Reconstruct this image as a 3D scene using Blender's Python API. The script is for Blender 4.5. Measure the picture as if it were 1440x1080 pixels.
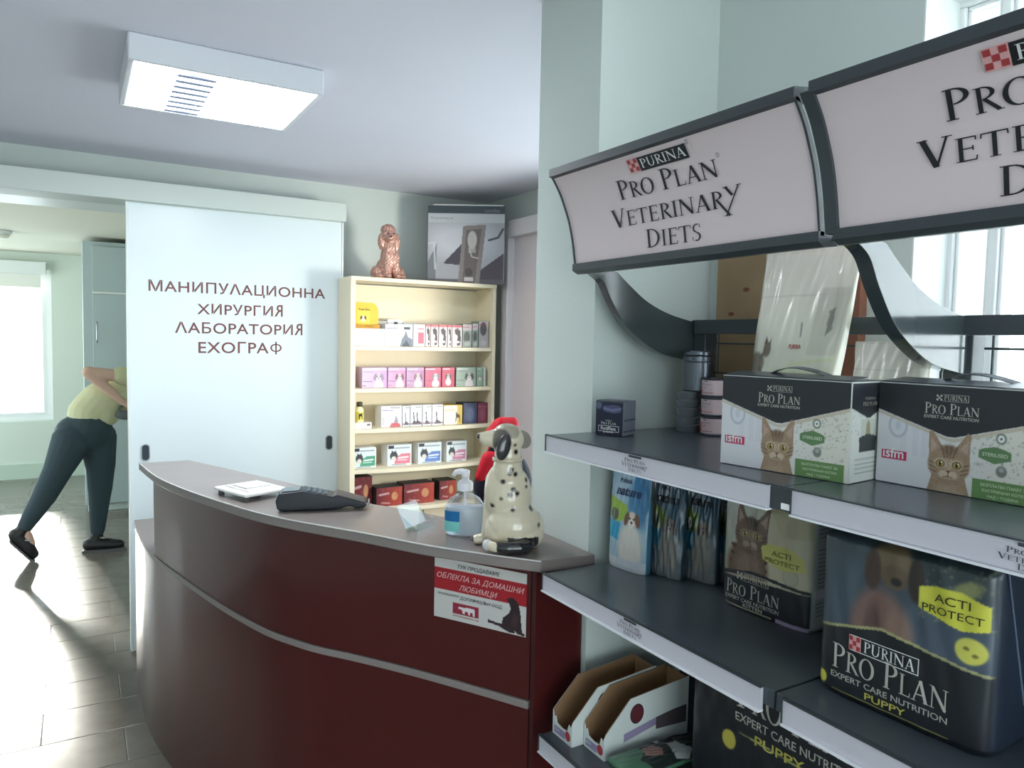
import bpy, bmesh, math, random
import numpy as np
from mathutils import Matrix, Vector
random.seed(7); RNG = np.random.default_rng(7)
for o in list(bpy.data.objects): bpy.data.objects.remove(o)
S = bpy.context.scene; C = S.collection; PI = math.pi

# ------------------------------------------------------------ camera, world, exposure
yaw, pit, rol = 0.533956, -0.0607258, 0.0197629
fw = Vector((math.sin(yaw)*math.cos(pit), math.cos(yaw)*math.cos(pit), math.sin(pit)))
rt = Vector((math.cos(yaw), -math.sin(yaw), 0)); up = rt.cross(fw)
r2 = rt*math.cos(rol)+up*math.sin(rol); u2 = up*math.cos(rol)-rt*math.sin(rol)
cam = bpy.data.objects.new('camera', bpy.data.cameras.new('camera')); C.objects.link(cam)
M = Matrix((( r2.x,u2.x,-fw.x,0),(r2.y,u2.y,-fw.y,0),(r2.z,u2.z,-fw.z,1.6),(0,0,0,1)))
cam.matrix_world = M; cam.data.sensor_width = 36; cam.data.lens = 1033.43/1440*36; cam.data.clip_start = .02
S.camera = cam
w = bpy.data.worlds.new('sky'); S.world = w; w.use_nodes = True
nt = w.node_tree; bg = nt.nodes['Background']; bg.inputs[1].default_value = 3.2
tc = nt.nodes.new('ShaderNodeTexCoord'); sp = nt.nodes.new('ShaderNodeSeparateXYZ'); cr = nt.nodes.new('ShaderNodeValToRGB')
nt.links.new(tc.outputs['Generated'], sp.inputs[0]); nt.links.new(sp.outputs['Z'], cr.inputs[0]); nt.links.new(cr.outputs[0], bg.inputs[0])
cr.color_ramp.elements[0].position = 0.0; cr.color_ramp.elements[0].color = (.80,.92,.95,1)
cr.color_ramp.elements[1].position = .6; cr.color_ramp.elements[1].color = (.72,.88,1,1)
vs = S.view_settings; vs.view_transform = 'Standard'; vs.look = 'None'; vs.exposure = .95; vs.gamma = 1; vs.use_curve_mapping = False

def area(name, loc, rot, sx, sy, power, col=(1,1,1), portal=False):
    l = bpy.data.lights.new(name, 'AREA'); l.shape = 'RECTANGLE'; l.size = sx; l.size_y = sy; l.energy = power; l.color = col
    if portal: l.cycles.is_portal = True
    o = bpy.data.objects.new(name, l); o.location = loc; o.rotation_euler = rot; C.objects.link(o); return o
sn = bpy.data.lights.new('sun','SUN'); sn.energy = 5; sn.angle = .10; sn.color = (1,.97,.88)
so = bpy.data.objects.new('sun', sn); C.objects.link(so); so.rotation_euler = Vector((-.09,1,.33)).to_track_quat('Z','Y').to_euler()
area('portal_street_window', (1.80,-.22,1.62), (0,PI/2,0), 1.34, 2.15, 1, portal=True)
area('portal_counter_window', (2.5,2.45,1.41), (0,PI/2,0), 1.58, 1.45, 1, portal=True)
dl_ = area('daylight_counter_window', (3.2,1.2,1.42), (0,0,0), .5, .5, 4, (1,.94,.84)); dl_.data.spread = math.radians(60); dl_.rotation_euler = (Vector((3.2,1.2,1.42))-Vector((1.6,3.9,1.55))).to_track_quat('Z','Y').to_euler()
area('portal_shop_front', (-.3,-2.78,1.23), (PI/2,0,0), 3.0, 2.26, 1, portal=True)
area('portal_added_side_window', (-2.95,7.05,1.43), (0,-PI/2,0), 1.7, 3.8, 1, portal=True)
area('portal_far_window', (-1.3,9.55,1.4), (-PI/2,0,0), 2.1, 1.6, 1, portal=True)

# ------------------------------------------------------------ helpers
def lin(c):
    return tuple(((x/12.92) if x <= .04045 else ((x+.055)/1.055)**2.4) for x in c)
def rgb(r, g, b): return lin((r/255, g/255, b/255))
MATS = {}
def mat(name, col, rough=.5, metal=0, spec=.5, noise=0, scale=20, bump=0, bscale=60, emit=None, estr=0, trans=0, alpha=1, coat=0, ior=1.45, rand=0):
    if name in MATS: return MATS[name]
    m = bpy.data.materials.new(name); m.use_nodes = True; n = m.node_tree; b = n.nodes['Principled BSDF']; L = n.links
    b.inputs['Base Color'].default_value = (*col, 1); b.inputs['Roughness'].default_value = rough; b.inputs['Metallic'].default_value = metal
    b.inputs['Specular IOR Level'].default_value = spec; b.inputs['Transmission Weight'].default_value = trans; b.inputs['Alpha'].default_value = alpha
    b.inputs['Coat Weight'].default_value = coat; b.inputs['Coat Roughness'].default_value = .08; b.inputs['IOR'].default_value = ior
    if emit: b.inputs['Emission Color'].default_value = (*emit, 1); b.inputs['Emission Strength'].default_value = estr
    if noise or bump or rand:
        t = n.nodes.new('ShaderNodeTexCoord')
    if noise or rand:
        hs = n.nodes.new('ShaderNodeHueSaturation'); hs.inputs['Color'].default_value = (*col, 1); L.new(hs.outputs[0], b.inputs['Base Color'])
        nz = n.nodes.new('ShaderNodeTexNoise'); nz.inputs['Scale'].default_value = scale; nz.inputs['Detail'].default_value = 5
        L.new(t.outputs['Object'], nz.inputs['Vector'])
        mr = n.nodes.new('ShaderNodeMapRange'); mr.inputs['From Min'].default_value = .3; mr.inputs['From Max'].default_value = .7
        mr.inputs['To Min'].default_value = 1-noise; mr.inputs['To Max'].default_value = 1+noise; L.new(nz.outputs[0], mr.inputs[0])
        if rand:
            oi = n.nodes.new('ShaderNodeObjectInfo'); ma = n.nodes.new('ShaderNodeMath'); ma.operation = 'MULTIPLY_ADD'
            ma.inputs[1].default_value = rand; L.new(oi.outputs['Random'], ma.inputs[0]); L.new(mr.outputs[0], ma.inputs[2]); L.new(ma.outputs[0], hs.inputs['Value'])
        else: L.new(mr.outputs[0], hs.inputs['Value'])
    if bump:
        nb = n.nodes.new('ShaderNodeTexNoise'); nb.inputs['Scale'].default_value = bscale; nb.inputs['Detail'].default_value = 6; L.new(t.outputs['Object'], nb.inputs['Vector'])
        bm = n.nodes.new('ShaderNodeBump'); bm.inputs['Strength'].default_value = bump; bm.inputs['Distance'].default_value = .01
        L.new(nb.outputs[0], bm.inputs['Height']); L.new(bm.outputs[0], b.inputs['Normal'])
    MATS[name] = m; return m
def printmat(name, rough=.4, spec=.5, coat=0, bump=0, bscale=30, metal=0, trans=0):
    if name in MATS: return MATS[name]
    m = mat(name, (1,1,1), rough, metal, spec, coat=coat, bump=bump, bscale=bscale, trans=trans); n = m.node_tree
    a = n.nodes.new('ShaderNodeAttribute'); a.attribute_name = 'Col'; n.links.new(a.outputs['Color'], n.nodes['Principled BSDF'].inputs['Base Color']); return m
def panemat(name, tint=(1,1,1), ior=1.45):
    if name in MATS: return MATS[name]
    m = bpy.data.materials.new(name); m.use_nodes = True; n = m.node_tree; n.nodes.clear(); L = n.links
    o = n.nodes.new('ShaderNodeOutputMaterial'); mx = n.nodes.new('ShaderNodeMixShader'); lw = n.nodes.new('ShaderNodeLayerWeight'); lw.inputs[0].default_value = .5; pw = n.nodes.new('ShaderNodeMath'); pw.operation = 'POWER'; pw.inputs[1].default_value = 5; f = n.nodes.new('ShaderNodeMath'); f.operation = 'MULTIPLY_ADD'; f.inputs[1].default_value = .9; f.inputs[2].default_value = ((ior-1)/(ior+1))**2; L.new(lw.outputs['Facing'], pw.inputs[0]); L.new(pw.outputs[0], f.inputs[0])
    t = n.nodes.new('ShaderNodeBsdfTransparent'); t.inputs[0].default_value = (*tint,1); g = n.nodes.new('ShaderNodeBsdfGlossy'); g.inputs['Roughness'].default_value = .02
    L.new(f.outputs[0], mx.inputs[0]); L.new(t.outputs[0], mx.inputs[1]); L.new(g.outputs[0], mx.inputs[2]); L.new(mx.outputs[0], o.inputs[0])
    MATS[name] = m; return m

class MB:
    def __init__(s): s.v = []; s.f = []; s.c = None
    def add(s, vs, fs):
        k = len(s.v); s.v += [tuple(map(float, p)) for p in vs]; s.f += [tuple(k+i for i in f) for f in fs]; return s
    def box(s, x0, x1, y0, y1, z0, z1):
        v = [(x,y,z) for x in (x0,x1) for y in (y0,y1) for z in (z0,z1)]
        return s.add(v, [(0,1,3,2),(4,6,7,5),(0,4,5,1),(2,3,7,6),(0,2,6,4),(1,5,7,3)])
    def prism(s, poly, a, b, axis='z'):     # poly in the two other axes
        n = len(poly)
        def P(p, t): return {'z':(p[0],p[1],t), 'y':(p[0],t,p[1]), 'x':(t,p[0],p[1])}[axis]
        return s.add([P(p,a) for p in poly]+[P(p,b) for p in poly], [tuple(range(n))[::-1], tuple(range(n,2*n))]+[(i,(i+1)%n,n+(i+1)%n,n+i) for i in range(n)])
    def lathe(s, prof, n=24, cx=0, cy=0, cz=0, ex=1, ey=1, cap=True):
        vs = [(cx+r*ex*math.cos(2*PI*i/n), cy+r*ey*math.sin(2*PI*i/n), cz+z) for r,z in prof for i in range(n)]
        fs = [(j*n+i, j*n+(i+1)%n, (j+1)*n+(i+1)%n, (j+1)*n+i) for j in range(len(prof)-1) for i in range(n)]
        if cap: fs += [tuple(range(n))[::-1], tuple(range((len(prof)-1)*n, len(prof)*n))]
        return s.add(vs, fs)
    def tube(s, pts, r, n=8):
        pts = [Vector(p) for p in pts]; k = len(s.v); rs = r if isinstance(r,(list,tuple)) else [r]*len(pts)
        a = None; vs = []
        for i,p in enumerate(pts):
            d = (pts[min(i+1,len(pts)-1)]-pts[max(i-1,0)]).normalized()
            if a is None: a = d.orthogonal().normalized()
            a = (a-d*a.dot(d)).normalized(); b = d.cross(a)
            vs += [p+(a*math.cos(2*PI*j/n)+b*math.sin(2*PI*j/n))*rs[i] for j in range(n)]
        m = len(pts)
        return s.add(vs, [(i*n+j,i*n+(j+1)%n,(i+1)*n+(j+1)%n,(i+1)*n+j) for i in range(m-1) for j in range(n)]+[tuple(range(n))[::-1],tuple(range((m-1)*n,m*n))])
    def ell(s, c, r, seg=20, ring=12, M=None):
        vs = []; fs = []
        for j in range(1,ring):
            for i in range(seg):
                t = PI*j/ring; p = 2*PI*i/seg; vs.append(Vector((r[0]*math.sin(t)*math.cos(p), r[1]*math.sin(t)*math.sin(p), r[2]*math.cos(t))))
        vs += [Vector((0,0,r[2])), Vector((0,0,-r[2]))]; T = len(vs)-2
        for j in range(ring-2):
            for i in range(seg): fs.append((j*seg+i,(j+1)*seg+i,(j+1)*seg+(i+1)%seg,j*seg+(i+1)%seg))
        for i in range(seg): fs += [(T,i,(i+1)%seg),(T+1,(ring-2)*seg+(i+1)%seg,(ring-2)*seg+i)]
        if M is not None: vs = [M@v for v in vs]
        return s.add([v+Vector(c) for v in vs], fs)
    def cone(s, a, b, ra, rb, n=16):        # tapered capsule between two points
        a = Vector(a); b = Vector(b); s.ell(a,(ra,ra,ra),n,8); s.ell(b,(rb,rb,rb),n,8); return s.tube([a,b],[ra,rb],n)
    def grid(s, nx, ny, fn, close=False):
        k = [fn(i/(nx-1), j/(ny-1)) for j in range(ny) for i in range(nx)]
        return s.add(k, [(j*nx+i,j*nx+i+1,(j+1)*nx+i+1,(j+1)*nx+i) for j in range(ny-1) for i in range(nx-1)])
def totloc(p):
    t = Vector((0,0,0))
    while p is not None: t += p.location; p = p.parent
    return t
def link(name, me, m, parent=None, smooth=False):
    o = bpy.data.objects.new(name, me); C.objects.link(o)
    if m is not None and not me.materials: me.materials.append(m)
    if parent is not None: o.parent = parent
    if smooth: me.polygons.foreach_set('use_smooth', [True]*len(me.polygons))
    return o
def obj(name, mb, m, parent=None, W=False, smooth=False, bevel=0, seg=2, cols=None, label=None, recalc=True):
    me = bpy.data.meshes.new(name); v = mb.v
    if W and parent is not None:
        t = totloc(parent); v = [(p[0]-t.x,p[1]-t.y,p[2]-t.z) for p in v]
    me.from_pydata(v, [], mb.f)
    if cols is not None:
        a = me.color_attributes.new('Col','FLOAT_COLOR','POINT'); a.data.foreach_set('color', np.c_[cols, np.ones(len(cols))].astype(np.float32).ravel())
    elif recalc:
        b = bmesh.new(); b.from_mesh(me); bmesh.ops.recalc_face_normals(b, faces=b.faces); b.to_mesh(me); b.free()
    o = link(name, me, m, parent, smooth)
    if bevel:
        q = o.modifiers.new('bevel','BEVEL'); q.width = bevel; q.segments = seg; q.limit_method = 'ANGLE'; q.angle_limit = .6; q.harden_normals = False
        me.polygons.foreach_set('use_smooth', [True]*len(me.polygons)); 
        q2 = o.modifiers.new('wn','WEIGHTED_NORMAL')
    if label: o['label'] = label
    return o
def tag(o, label, cat, group=None):
    o['label'] = label; o['category'] = cat
    if group: o['group'] = group
    return o
def thing(name, label, cat, loc=(0,0,0), rz=0, group=None):
    o = bpy.data.objects.new(name, None); C.objects.link(o); o.location = loc; o.rotation_euler = (0,0,rz); o.empty_display_size = .05
    return tag(o, label, cat, group)
def struct(name, mb, m, parent=None, **k):
    o = obj(name, mb, m, parent, **k)
    if parent is None: o['kind'] = 'structure'
    return o
def sroot(name, loc):
    o = bpy.data.objects.new(name, None); C.objects.link(o); o.location = loc; o['kind'] = 'structure'; return o
def remeshed(mb, vox, it=4, fac=.5):
    me = bpy.data.meshes.new('tmp'); me.from_pydata(mb.v, [], mb.f); o = bpy.data.objects.new('tmp', me); C.objects.link(o)
    r = o.modifiers.new('r','REMESH'); r.mode = 'VOXEL'; r.voxel_size = vox
    q = o.modifiers.new('s','SMOOTH'); q.iterations = it; q.factor = fac
    bpy.context.view_layer.update(); dg = bpy.context.evaluated_depsgraph_get(); out = bpy.data.meshes.new_from_object(o.evaluated_get(dg))
    bpy.data.objects.remove(o); return out
def verts(me):
    a = np.empty(len(me.vertices)*3, np.float32); me.vertices.foreach_get('co', a); return a.reshape(-1,3)
def setcol(me, cols):
    a = me.color_attributes.new('Col','FLOAT_COLOR','POINT'); a.data.foreach_set('color', np.c_[cols, np.ones(len(cols))].astype(np.float32).ravel())
def smoothcurve(pts, n=6):
    P = [np.array(p, float) for p in pts]; out = []
    for i in range(len(P)-1):
        a = P[max(i-1,0)]; b = P[i]; c = P[i+1]; d = P[min(i+2,len(P)-1)]
        for k in range(n):
            t = k/n; out.append(.5*((2*b)+(-a+c)*t+(2*a-5*b+4*c-d)*t*t+(-a+3*b-3*c+d)*t**3))
    out.append(P[-1]); return [tuple(p) for p in out]

# ---- painted print: colours baked per vertex on a fine grid (flat print on packaging)
class Canvas:
    def __init__(s, Wd, Ht, nx, ny, bg):
        s.W = Wd; s.H = Ht; s.nx = nx; s.ny = ny
        s.X, s.Y = np.meshgrid(np.linspace(0,Wd,nx), np.linspace(0,Ht,ny)); s.c = np.ones((ny,nx,3))*np.array(bg)/255.; s.px = Wd/nx
    def put(s, m, col, a=1): m = np.clip(m,0,1)[...,None]*a; s.c = s.c*(1-m)+np.array(col)/255.*m; return s
    def ell(s, x, y, rx, ry, col, a=1, soft=.15, rot=0):
        c,k = math.cos(rot), math.sin(rot); dx = s.X-x; dy = s.Y-y; u = (dx*c+dy*k)/rx; v = (-dx*k+dy*c)/ry
        return s.put((1-np.sqrt(u*u+v*v))/soft+.5, col, a)
    def poly(s, pts, col, a=1, soft=None):
        inside = np.zeros(s.X.shape, bool); n = len(pts)
        for i in range(n):
            x1,y1 = pts[i]; x2,y2 = pts[(i+1)%n]
            if y1 == y2: continue
            inside ^= ((s.Y>=min(y1,y2))&(s.Y<max(y1,y2))&(s.X < x1+(s.Y-y1)*(x2-x1)/(y2-y1)))
        return s.put(inside.astype(float), col, a)
    def rect(s, x0, y0, x1, y1, col, a=1): return s.put(((s.X>=x0)&(s.X<=x1)&(s.Y>=y0)&(s.Y<=y1)).astype(float), col, a)
    def line(s, pts, wd, col, a=1):
        d = np.full(s.X.shape, 1e9)
        for (x1,y1),(x2,y2) in zip(pts[:-1],pts[1:]):
            L = max((x2-x1)**2+(y2-y1)**2, 1e-9); t = np.clip(((s.X-x1)*(x2-x1)+(s.Y-y1)*(y2-y1))/L,0,1); d = np.minimum(d, np.hypot(s.X-x1-t*(x2-x1), s.Y-y1-t*(y2-y1)))
        return s.put((wd/2-d)/max(s.px,wd*.2)+.5, col, a)
    def grad(s, c0, c1, axis=1, a=1):
        t = ((s.Y/s.H) if axis else (s.X/s.W))[...,None]; s.c = s.c*(1-a)+a*(np.array(c0)*(1-t)+np.array(c1)*t)/255.; return s
    def noise(s, amt, m=None):
        k = RNG.normal(0,amt,s.X.shape)[...,None]; s.c = np.clip(s.c+(k if m is None else k*m[...,None]),0,1); return s
    def specks(s, n, x0, y0, x1, y1, r, col, a=.6):
        for _ in range(n): s.ell(RNG.uniform(x0,x1), RNG.uniform(y0,y1), r*RNG.uniform(.5,1.3), r*RNG.uniform(.5,1.3), col, a*RNG.uniform(.4,1), soft=.6)
        return s
    def cols(s): c = np.clip(s.c,0,1).reshape(-1,3); return np.where(c<=.04045, c/12.92, ((c+.055)/1.055)**2.4)
    def mesh(s, fn): return MB().grid(s.nx, s.ny, fn)

def cat(cv, x, y, k, base=(150,122,98), dark=(88,66,52), light=(205,188,165), tilt=0):
    E = lambda dx,dy,rx,ry,c,a=1,soft=.3,rot=0: cv.ell(x+k*(dx+tilt*dy), y+k*dy, k*rx, k*ry, c, a, soft, rot)
    P = lambda pts,c,a=1: cv.poly([(x+k*(px+tilt*py), y+k*py) for px,py in pts], c, a)
    P([(-1.25,-2.3),(-.95,-1.2),(-.8,-.6),(.8,-.6),(1.0,-1.3),(1.3,-2.3)], base); E(0,-1.7,.8,.7,light,.35,.6)
    for s in (-1,1):
        P([(s*.98,.1),(s*1.02,1.55),(s*.85,1.65),(s*.25,.75)], base); P([(s*.86,.35),(s*.92,1.3),(s*.45,.75)], (188,160,150), .7)
    E(0,0,1.02,.95,base,1,.12); E(0,-.45,.8,.55,base,1,.2); E(0,.75,.35,.25,dark,.5,.8)
    for q in (-.3,-.1,.1,.3): cv.line([(x+k*(q*.7+tilt*.35),y+k*.35),(x+k*(q*1.3+tilt*.9),y+k*.9)], k*.08, dark, .6)
    for s in (-1,1):
        for dy in (-.05,-.25,-.45): cv.line([(x+k*s*.62,y+k*dy),(x+k*s*.95,y+k*(dy+.12))], k*.07, dark, .55)
        E(s*.4,.02,.3,.25,light,.8,.4); E(s*.4,0,.22,.19,(60,45,35),1,.2); E(s*.4,0,.18,.16,(176,150,80),1,.2); E(s*.4,0,.06,.13,(20,18,15),1,.3); E(s*.4+.06,.06,.035,.035,(255,255,250))
        E(s*.2,-.52,.26,.2,light,.8,.5)
    P([(-.14,-.3),(.14,-.3),(.17,.25),(-.17,.25)], light, .35)
    P([(-.15,-.3),(.15,-.3),(0,-.47)], (120,75,65)); cv.line([(x,y-k*.47),(x,y-k*.6)], k*.05, dark); cv.line([(x-k*.22,y-k*.66),(x,y-k*.6),(x+k*.22,y-k*.66)], k*.05, dark, .8)
    m = (np.hypot((cv.X-x)/k,(cv.Y-y)/k)<1.9)*(np.abs(cv.c.mean(2)-np.mean(base)/255)<.16); cv.noise(.035, m.astype(float))
def dog(cv, x, y, k, base, ear, muz=None, chest=None, nose=(25,22,22)):
    E = lambda dx,dy,rx,ry,c,a=1,soft=.25,rot=0: cv.ell(x+k*dx, y+k*dy, k*rx, k*ry, c, a, soft, rot)
    E(0,-2.1,1.15,1.3,chest or base); E(0,0,.85,.95,base); E(-.85,.0,.36,.85,ear,1,.25,-.25); E(.85,.0,.36,.85,ear,1,.25,.25)
    E(0,-.45,.45,.5,muz or base); E(0,-.3,.2,.14,nose,1,.3)
    for s in (-1,1): E(s*.33,.12,.12,.12,(25,20,18),1,.3)
    cv.line([(x,y-k*.45),(x,y-k*.65)], k*.06, nose, .7)

# ---- lettering
_T = {}
def sans(txt, size=1, shear=0, bold=0, sx=1, sp=1):
    txt = txt.replace('Р','P').replace('О','O').replace('А','A').replace('Е','E').replace('Х','X').replace('Н','H').replace('Т','T')
    key = (txt,size,shear,bold,sx,sp)
    if key in _T: return _T[key]
    cu = bpy.data.curves.new('t','FONT'); cu.body = txt; cu.size = 1; cu.shear = shear; cu.offset = bold; cu.resolution_u = 4; cu.space_character = sp; cu.fill_mode = 'FRONT'
    o = bpy.data.objects.new('t', cu); me = bpy.data.meshes.new_from_object(o); v = verts(me)
    f = [tuple(p.vertices) for p in me.polygons]; bpy.data.objects.remove(o); bpy.data.curves.remove(cu); bpy.data.meshes.remove(me)
    if len(v):
        v[:,0] -= v[:,0].min(); v[:,0] *= sx*size; v[:,1] *= size
    r = ([(a[0],a[1]) for a in v], f); _T[key] = r; return r
TW, TN = .125, .045
def _ln(x1,y1,x2,y2,wd):
    d = math.hypot(x2-x1,y2-y1); nx,ny = -(y2-y1)/d*wd/2, (x2-x1)/d*wd/2
    return [[(x1+nx,y1+ny),(x1-nx,y1-ny),(x2-nx,y2-ny),(x2+nx,y2+ny)]]
def _arc(cx,cy,rx,ry,a0,a1,wh=TW,wv=TN,n=12):
    out = []
    for i in range(n):
        q = []
        for t,o in ((i,0),(i,1),(i+1,1),(i+1,0)):
            a = math.radians(a0+(a1-a0)*t/n); q.append((cx+(rx-o*wh)*math.cos(a), cy+(ry-o*wv)*math.sin(a)))
        out.append(q)
    return out
def _sf(x,y,h=.14): return [[(x-h,y-.018),(x+h,y-.018),(x+h,y+.018),(x-h,y+.018)]]
def _st(x): return _ln(x,0,x,1,TW)+_sf(x,.018)+_sf(x,.982)
GL = {
 'P':(.66,lambda:_st(.2)+_arc(.27,.74,.36,.26,-90,90)),
 'R':(.74,lambda:_st(.2)+_arc(.27,.75,.34,.25,-90,90)+_ln(.32,.52,.68,.02,.12)+_sf(.70,.018,.1)),
 'O':(.92,lambda:_arc(.46,.5,.42,.52,0,360,.15,.05,26)),
 'U':(.86,lambda:_ln(.2,.35,.2,1,TW)+_sf(.2,.982)+_ln(.7,.35,.7,1,.07)+_sf(.7,.982,.11)+_arc(.43,.38,.305,.40,180,360,.12,.06)),
 'I':(.40,lambda:_st(.2)),
 'N':(.92,lambda:_ln(.16,0,.16,1,.06)+_ln(.16,.97,.78,.05,.15)+_ln(.78,0,.78,1,.06)+_sf(.16,.018,.12)+_sf(.12,.982,.12)+_sf(.78,.982,.12)),
 'A':(.86,lambda:_ln(.14,0,.43,.99,.06)+_ln(.43,.99,.74,0,.15)+_ln(.24,.33,.64,.33,.05)+_sf(.14,.018,.12)+_sf(.74,.018,.13)),
 'L':(.66,lambda:_st(.2)+_ln(.2,.03,.62,.03,.05)+_ln(.6,.02,.62,.22,.04)),
 'V':(.84,lambda:_ln(.14,1,.44,.0,.15)+_ln(.44,.0,.72,1,.06)+_sf(.14,.982,.13)+_sf(.72,.982,.12)),
 'E':(.70,lambda:_st(.2)+_ln(.2,.03,.62,.03,.05)+_ln(.2,.52,.52,.52,.05)+_ln(.2,.97,.60,.97,.05)+_ln(.60,.02,.62,.2,.04)+_ln(.60,.98,.60,.82,.04)+_ln(.52,.42,.52,.62,.04)),
 'T':(.76,lambda:_st(.38)+_ln(.04,.97,.72,.97,.05)+_ln(.05,.98,.04,.8,.04)+_ln(.71,.98,.72,.8,.04)),
 'D':(.86,lambda:_st(.2)+_arc(.30,.5,.50,.5,-90,90)+_ln(.2,.025,.32,.025,.05)+_ln(.2,.975,.32,.975,.05)),
 'S':(.60,lambda:_arc(.31,.75,.22,.26,60,270,.09,.07)+_arc(.29,.25,.24,.26,-120,90,.1,.07)+_ln(.47,.98,.48,.76,.04)+_ln(.08,.02,.07,.26,.04)),
 'Y':(.80,lambda:_ln(.14,1,.4,.5,.14)+_ln(.4,.5,.68,1,.06)+_ln(.4,.52,.4,0,TW)+_sf(.4,.018)+_sf(.14,.982,.12)+_sf(.68,.982,.11)),
 'r':(.86,lambda:_st(.2)+_arc(.27,.75,.34,.25,-90,90)+_ln(.32,.52,.92,-.5,.12)+_sf(.94,-.48,.11)),
 'y':(.80,lambda:_ln(-.02,1.12,.26,.60,.13)+_ln(-.12,-.48,.62,1.12,.065)+_sf(-.03,1.1,.13)+_sf(.62,1.1,.12)+_sf(-.13,-.48,.11)),
}
GL['C'] = (.8,lambda:_arc(.46,.5,.42,.52,50,310,.15,.05,22)); GL['X'] = (.8,lambda:_ln(.1,1,.7,0,.14)+_ln(.1,0,.7,1,.06))
def serif(txt, h, width=None, caps=None):   # caps: per-letter relative height
    P = []; x = 0
    for i,ch in enumerate(txt):
        if ch == ' ': x += .3; continue
        k = caps[i] if caps else 1; a,g = GL[ch]
        P += [[(x+p[0]*k,p[1]*k) for p in q] for q in g()]; x += a*k
    sx = (width/x) if width else h
    v = []; f = []
    for q in P: n = len(v); v += [(p[0]*sx,p[1]*h) for p in q]; f.append(tuple(range(n,n+len(q))))
    return v,f
def wid(t): return max(p[0] for p in t[0]) if t[0] else 0
def fit(t, x0, x1, y, hscale=None):         # scale text to run x0..x1 with baseline y
    k = (x1-x0)/max(wid(t),1e-6); ky = k if hscale is None else hscale
    return ([(x0+p[0]*k, y+p[1]*ky) for p in t[0]], t[1])
def mir(t):
    a = [p[0] for p in t[0]]; c = min(a)+max(a); return ([(c-x,y) for x,y in t[0]], t[1])
def ctr(t, xc, y): w2 = wid(t)/2; return ([(xc-w2+p[0], y+p[1]) for p in t[0]], t[1])
def quad(x0,y0,x1,y1): return ([(x0,y0),(x1,y0),(x1,y1),(x0,y1)],[(0,1,2,3)])
def merge(*ts):
    v = []; f = []
    for t in ts: n = len(v); v += list(t[0]); f += [tuple(n+i for i in q) for q in t[1]]
    return v,f
def slope(t, k, x0=0): return ([(x,y+(x-x0)*k) for x,y in t[0]], t[1])
def ink(name, t, fn, m, parent, W=False):
    mb = MB().add([fn(x,y) for x,y in t[0]], t[1]); return obj(name, mb, m, parent, W=W, recalc=False)
def flat(y=-.0012, ox=0, oz=0, k=1): return lambda a,b: (ox+a*k, y, oz+b*k)
def checker(x0,y0,s):   # nine-square emblem: the five dark squares
    q = s/3; return merge(*[quad(x0+i*q,y0+j*q,x0+(i+1)*q,y0+(j+1)*q) for i in range(3) for j in range(3) if (i+j)%2==0])
I_BLACK = mat('ink_black', rgb(30,30,32), .5); I_WHITE = mat('ink_white', rgb(225,225,225), .5); I_SILV = mat('ink_silver', rgb(185,182,172), .4); I_GOLD = mat('ink_gold', rgb(190,180,90), .4)
I_RED = mat('ink_red', rgb(170,60,65), .5); I_PINK = mat('ink_magenta', rgb(196,48,92), .5); I_GREY = mat('ink_grey', rgb(130,130,135), .5); I_GREEN = mat('ink_green', rgb(104,140,84), .5)
I_DKRED = mat('ink_sign_red', rgb(165,30,40), .5); I_BROWN = mat('ink_door_brown', rgb(112,66,62), .4); I_YEL = mat('ink_yellow', rgb(214,208,70), .5); I_PALE = mat('ink_pale_red', rgb(225,170,170), .5)
def logo(parent, fn, x0, y0, wd, col, col2, W=False, sub=None, nutrition=True):
    """manufacturer's mark as the packaging shows it: small boxed word, large word, small line under it; wd = width of large word"""
    h = wd*.21
    obj_ = ink('lettering', merge(fit(serif('PRO PLAN', 1, None, [1,.8,.8,1,1,.8,.8,.8]), x0, x0+wd, y0, h),
        fit(serif('PURINA', 1), x0+wd*.36, x0+wd*.78, y0+h*1.28, h*.45)), fn, col, parent, W)
    ink('emblem', merge(checker(x0+wd*.22, y0+h*1.22, wd*.11), quad(x0+wd*.34,y0+h*1.18,x0+wd*.81,y0+h*1.21), quad(x0+wd*.34,y0+h*1.78,x0+wd*.81,y0+h*1.81), quad(x0+wd*.80,y0+h*1.18,x0+wd*.81,y0+h*1.81)), fn, col, parent, W)
    if nutrition: ink('lettering', fit(sans('EXPERT CARE NUTRITION', 1, .1, .01), x0, x0+wd, y0-h*.42), fn, col2, parent, W)

def carton(name, label, cat_, loc, rz, w_, h_, d_, cv, side, group=None, rough=.42, lid=None, coat=0):
    t = thing(name, label, cat_, loc, rz, group)
    obj('carton_body', MB().box(0,w_,0,d_,0,h_), side, t, bevel=.0012, seg=1)
    obj('printed_front', cv.mesh(lambda u,v:(.0008+u*(w_-.0016), -.0006, .0008+v*(h_-.0016))), printmat('print_card', rough, coat=coat), t, cols=cv.cols())
    fl = MB().box(.001,w_-.001,.001,d_*.5,h_,h_+.0006); obj('top_flap', fl, lid or side, t)
    return t

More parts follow.
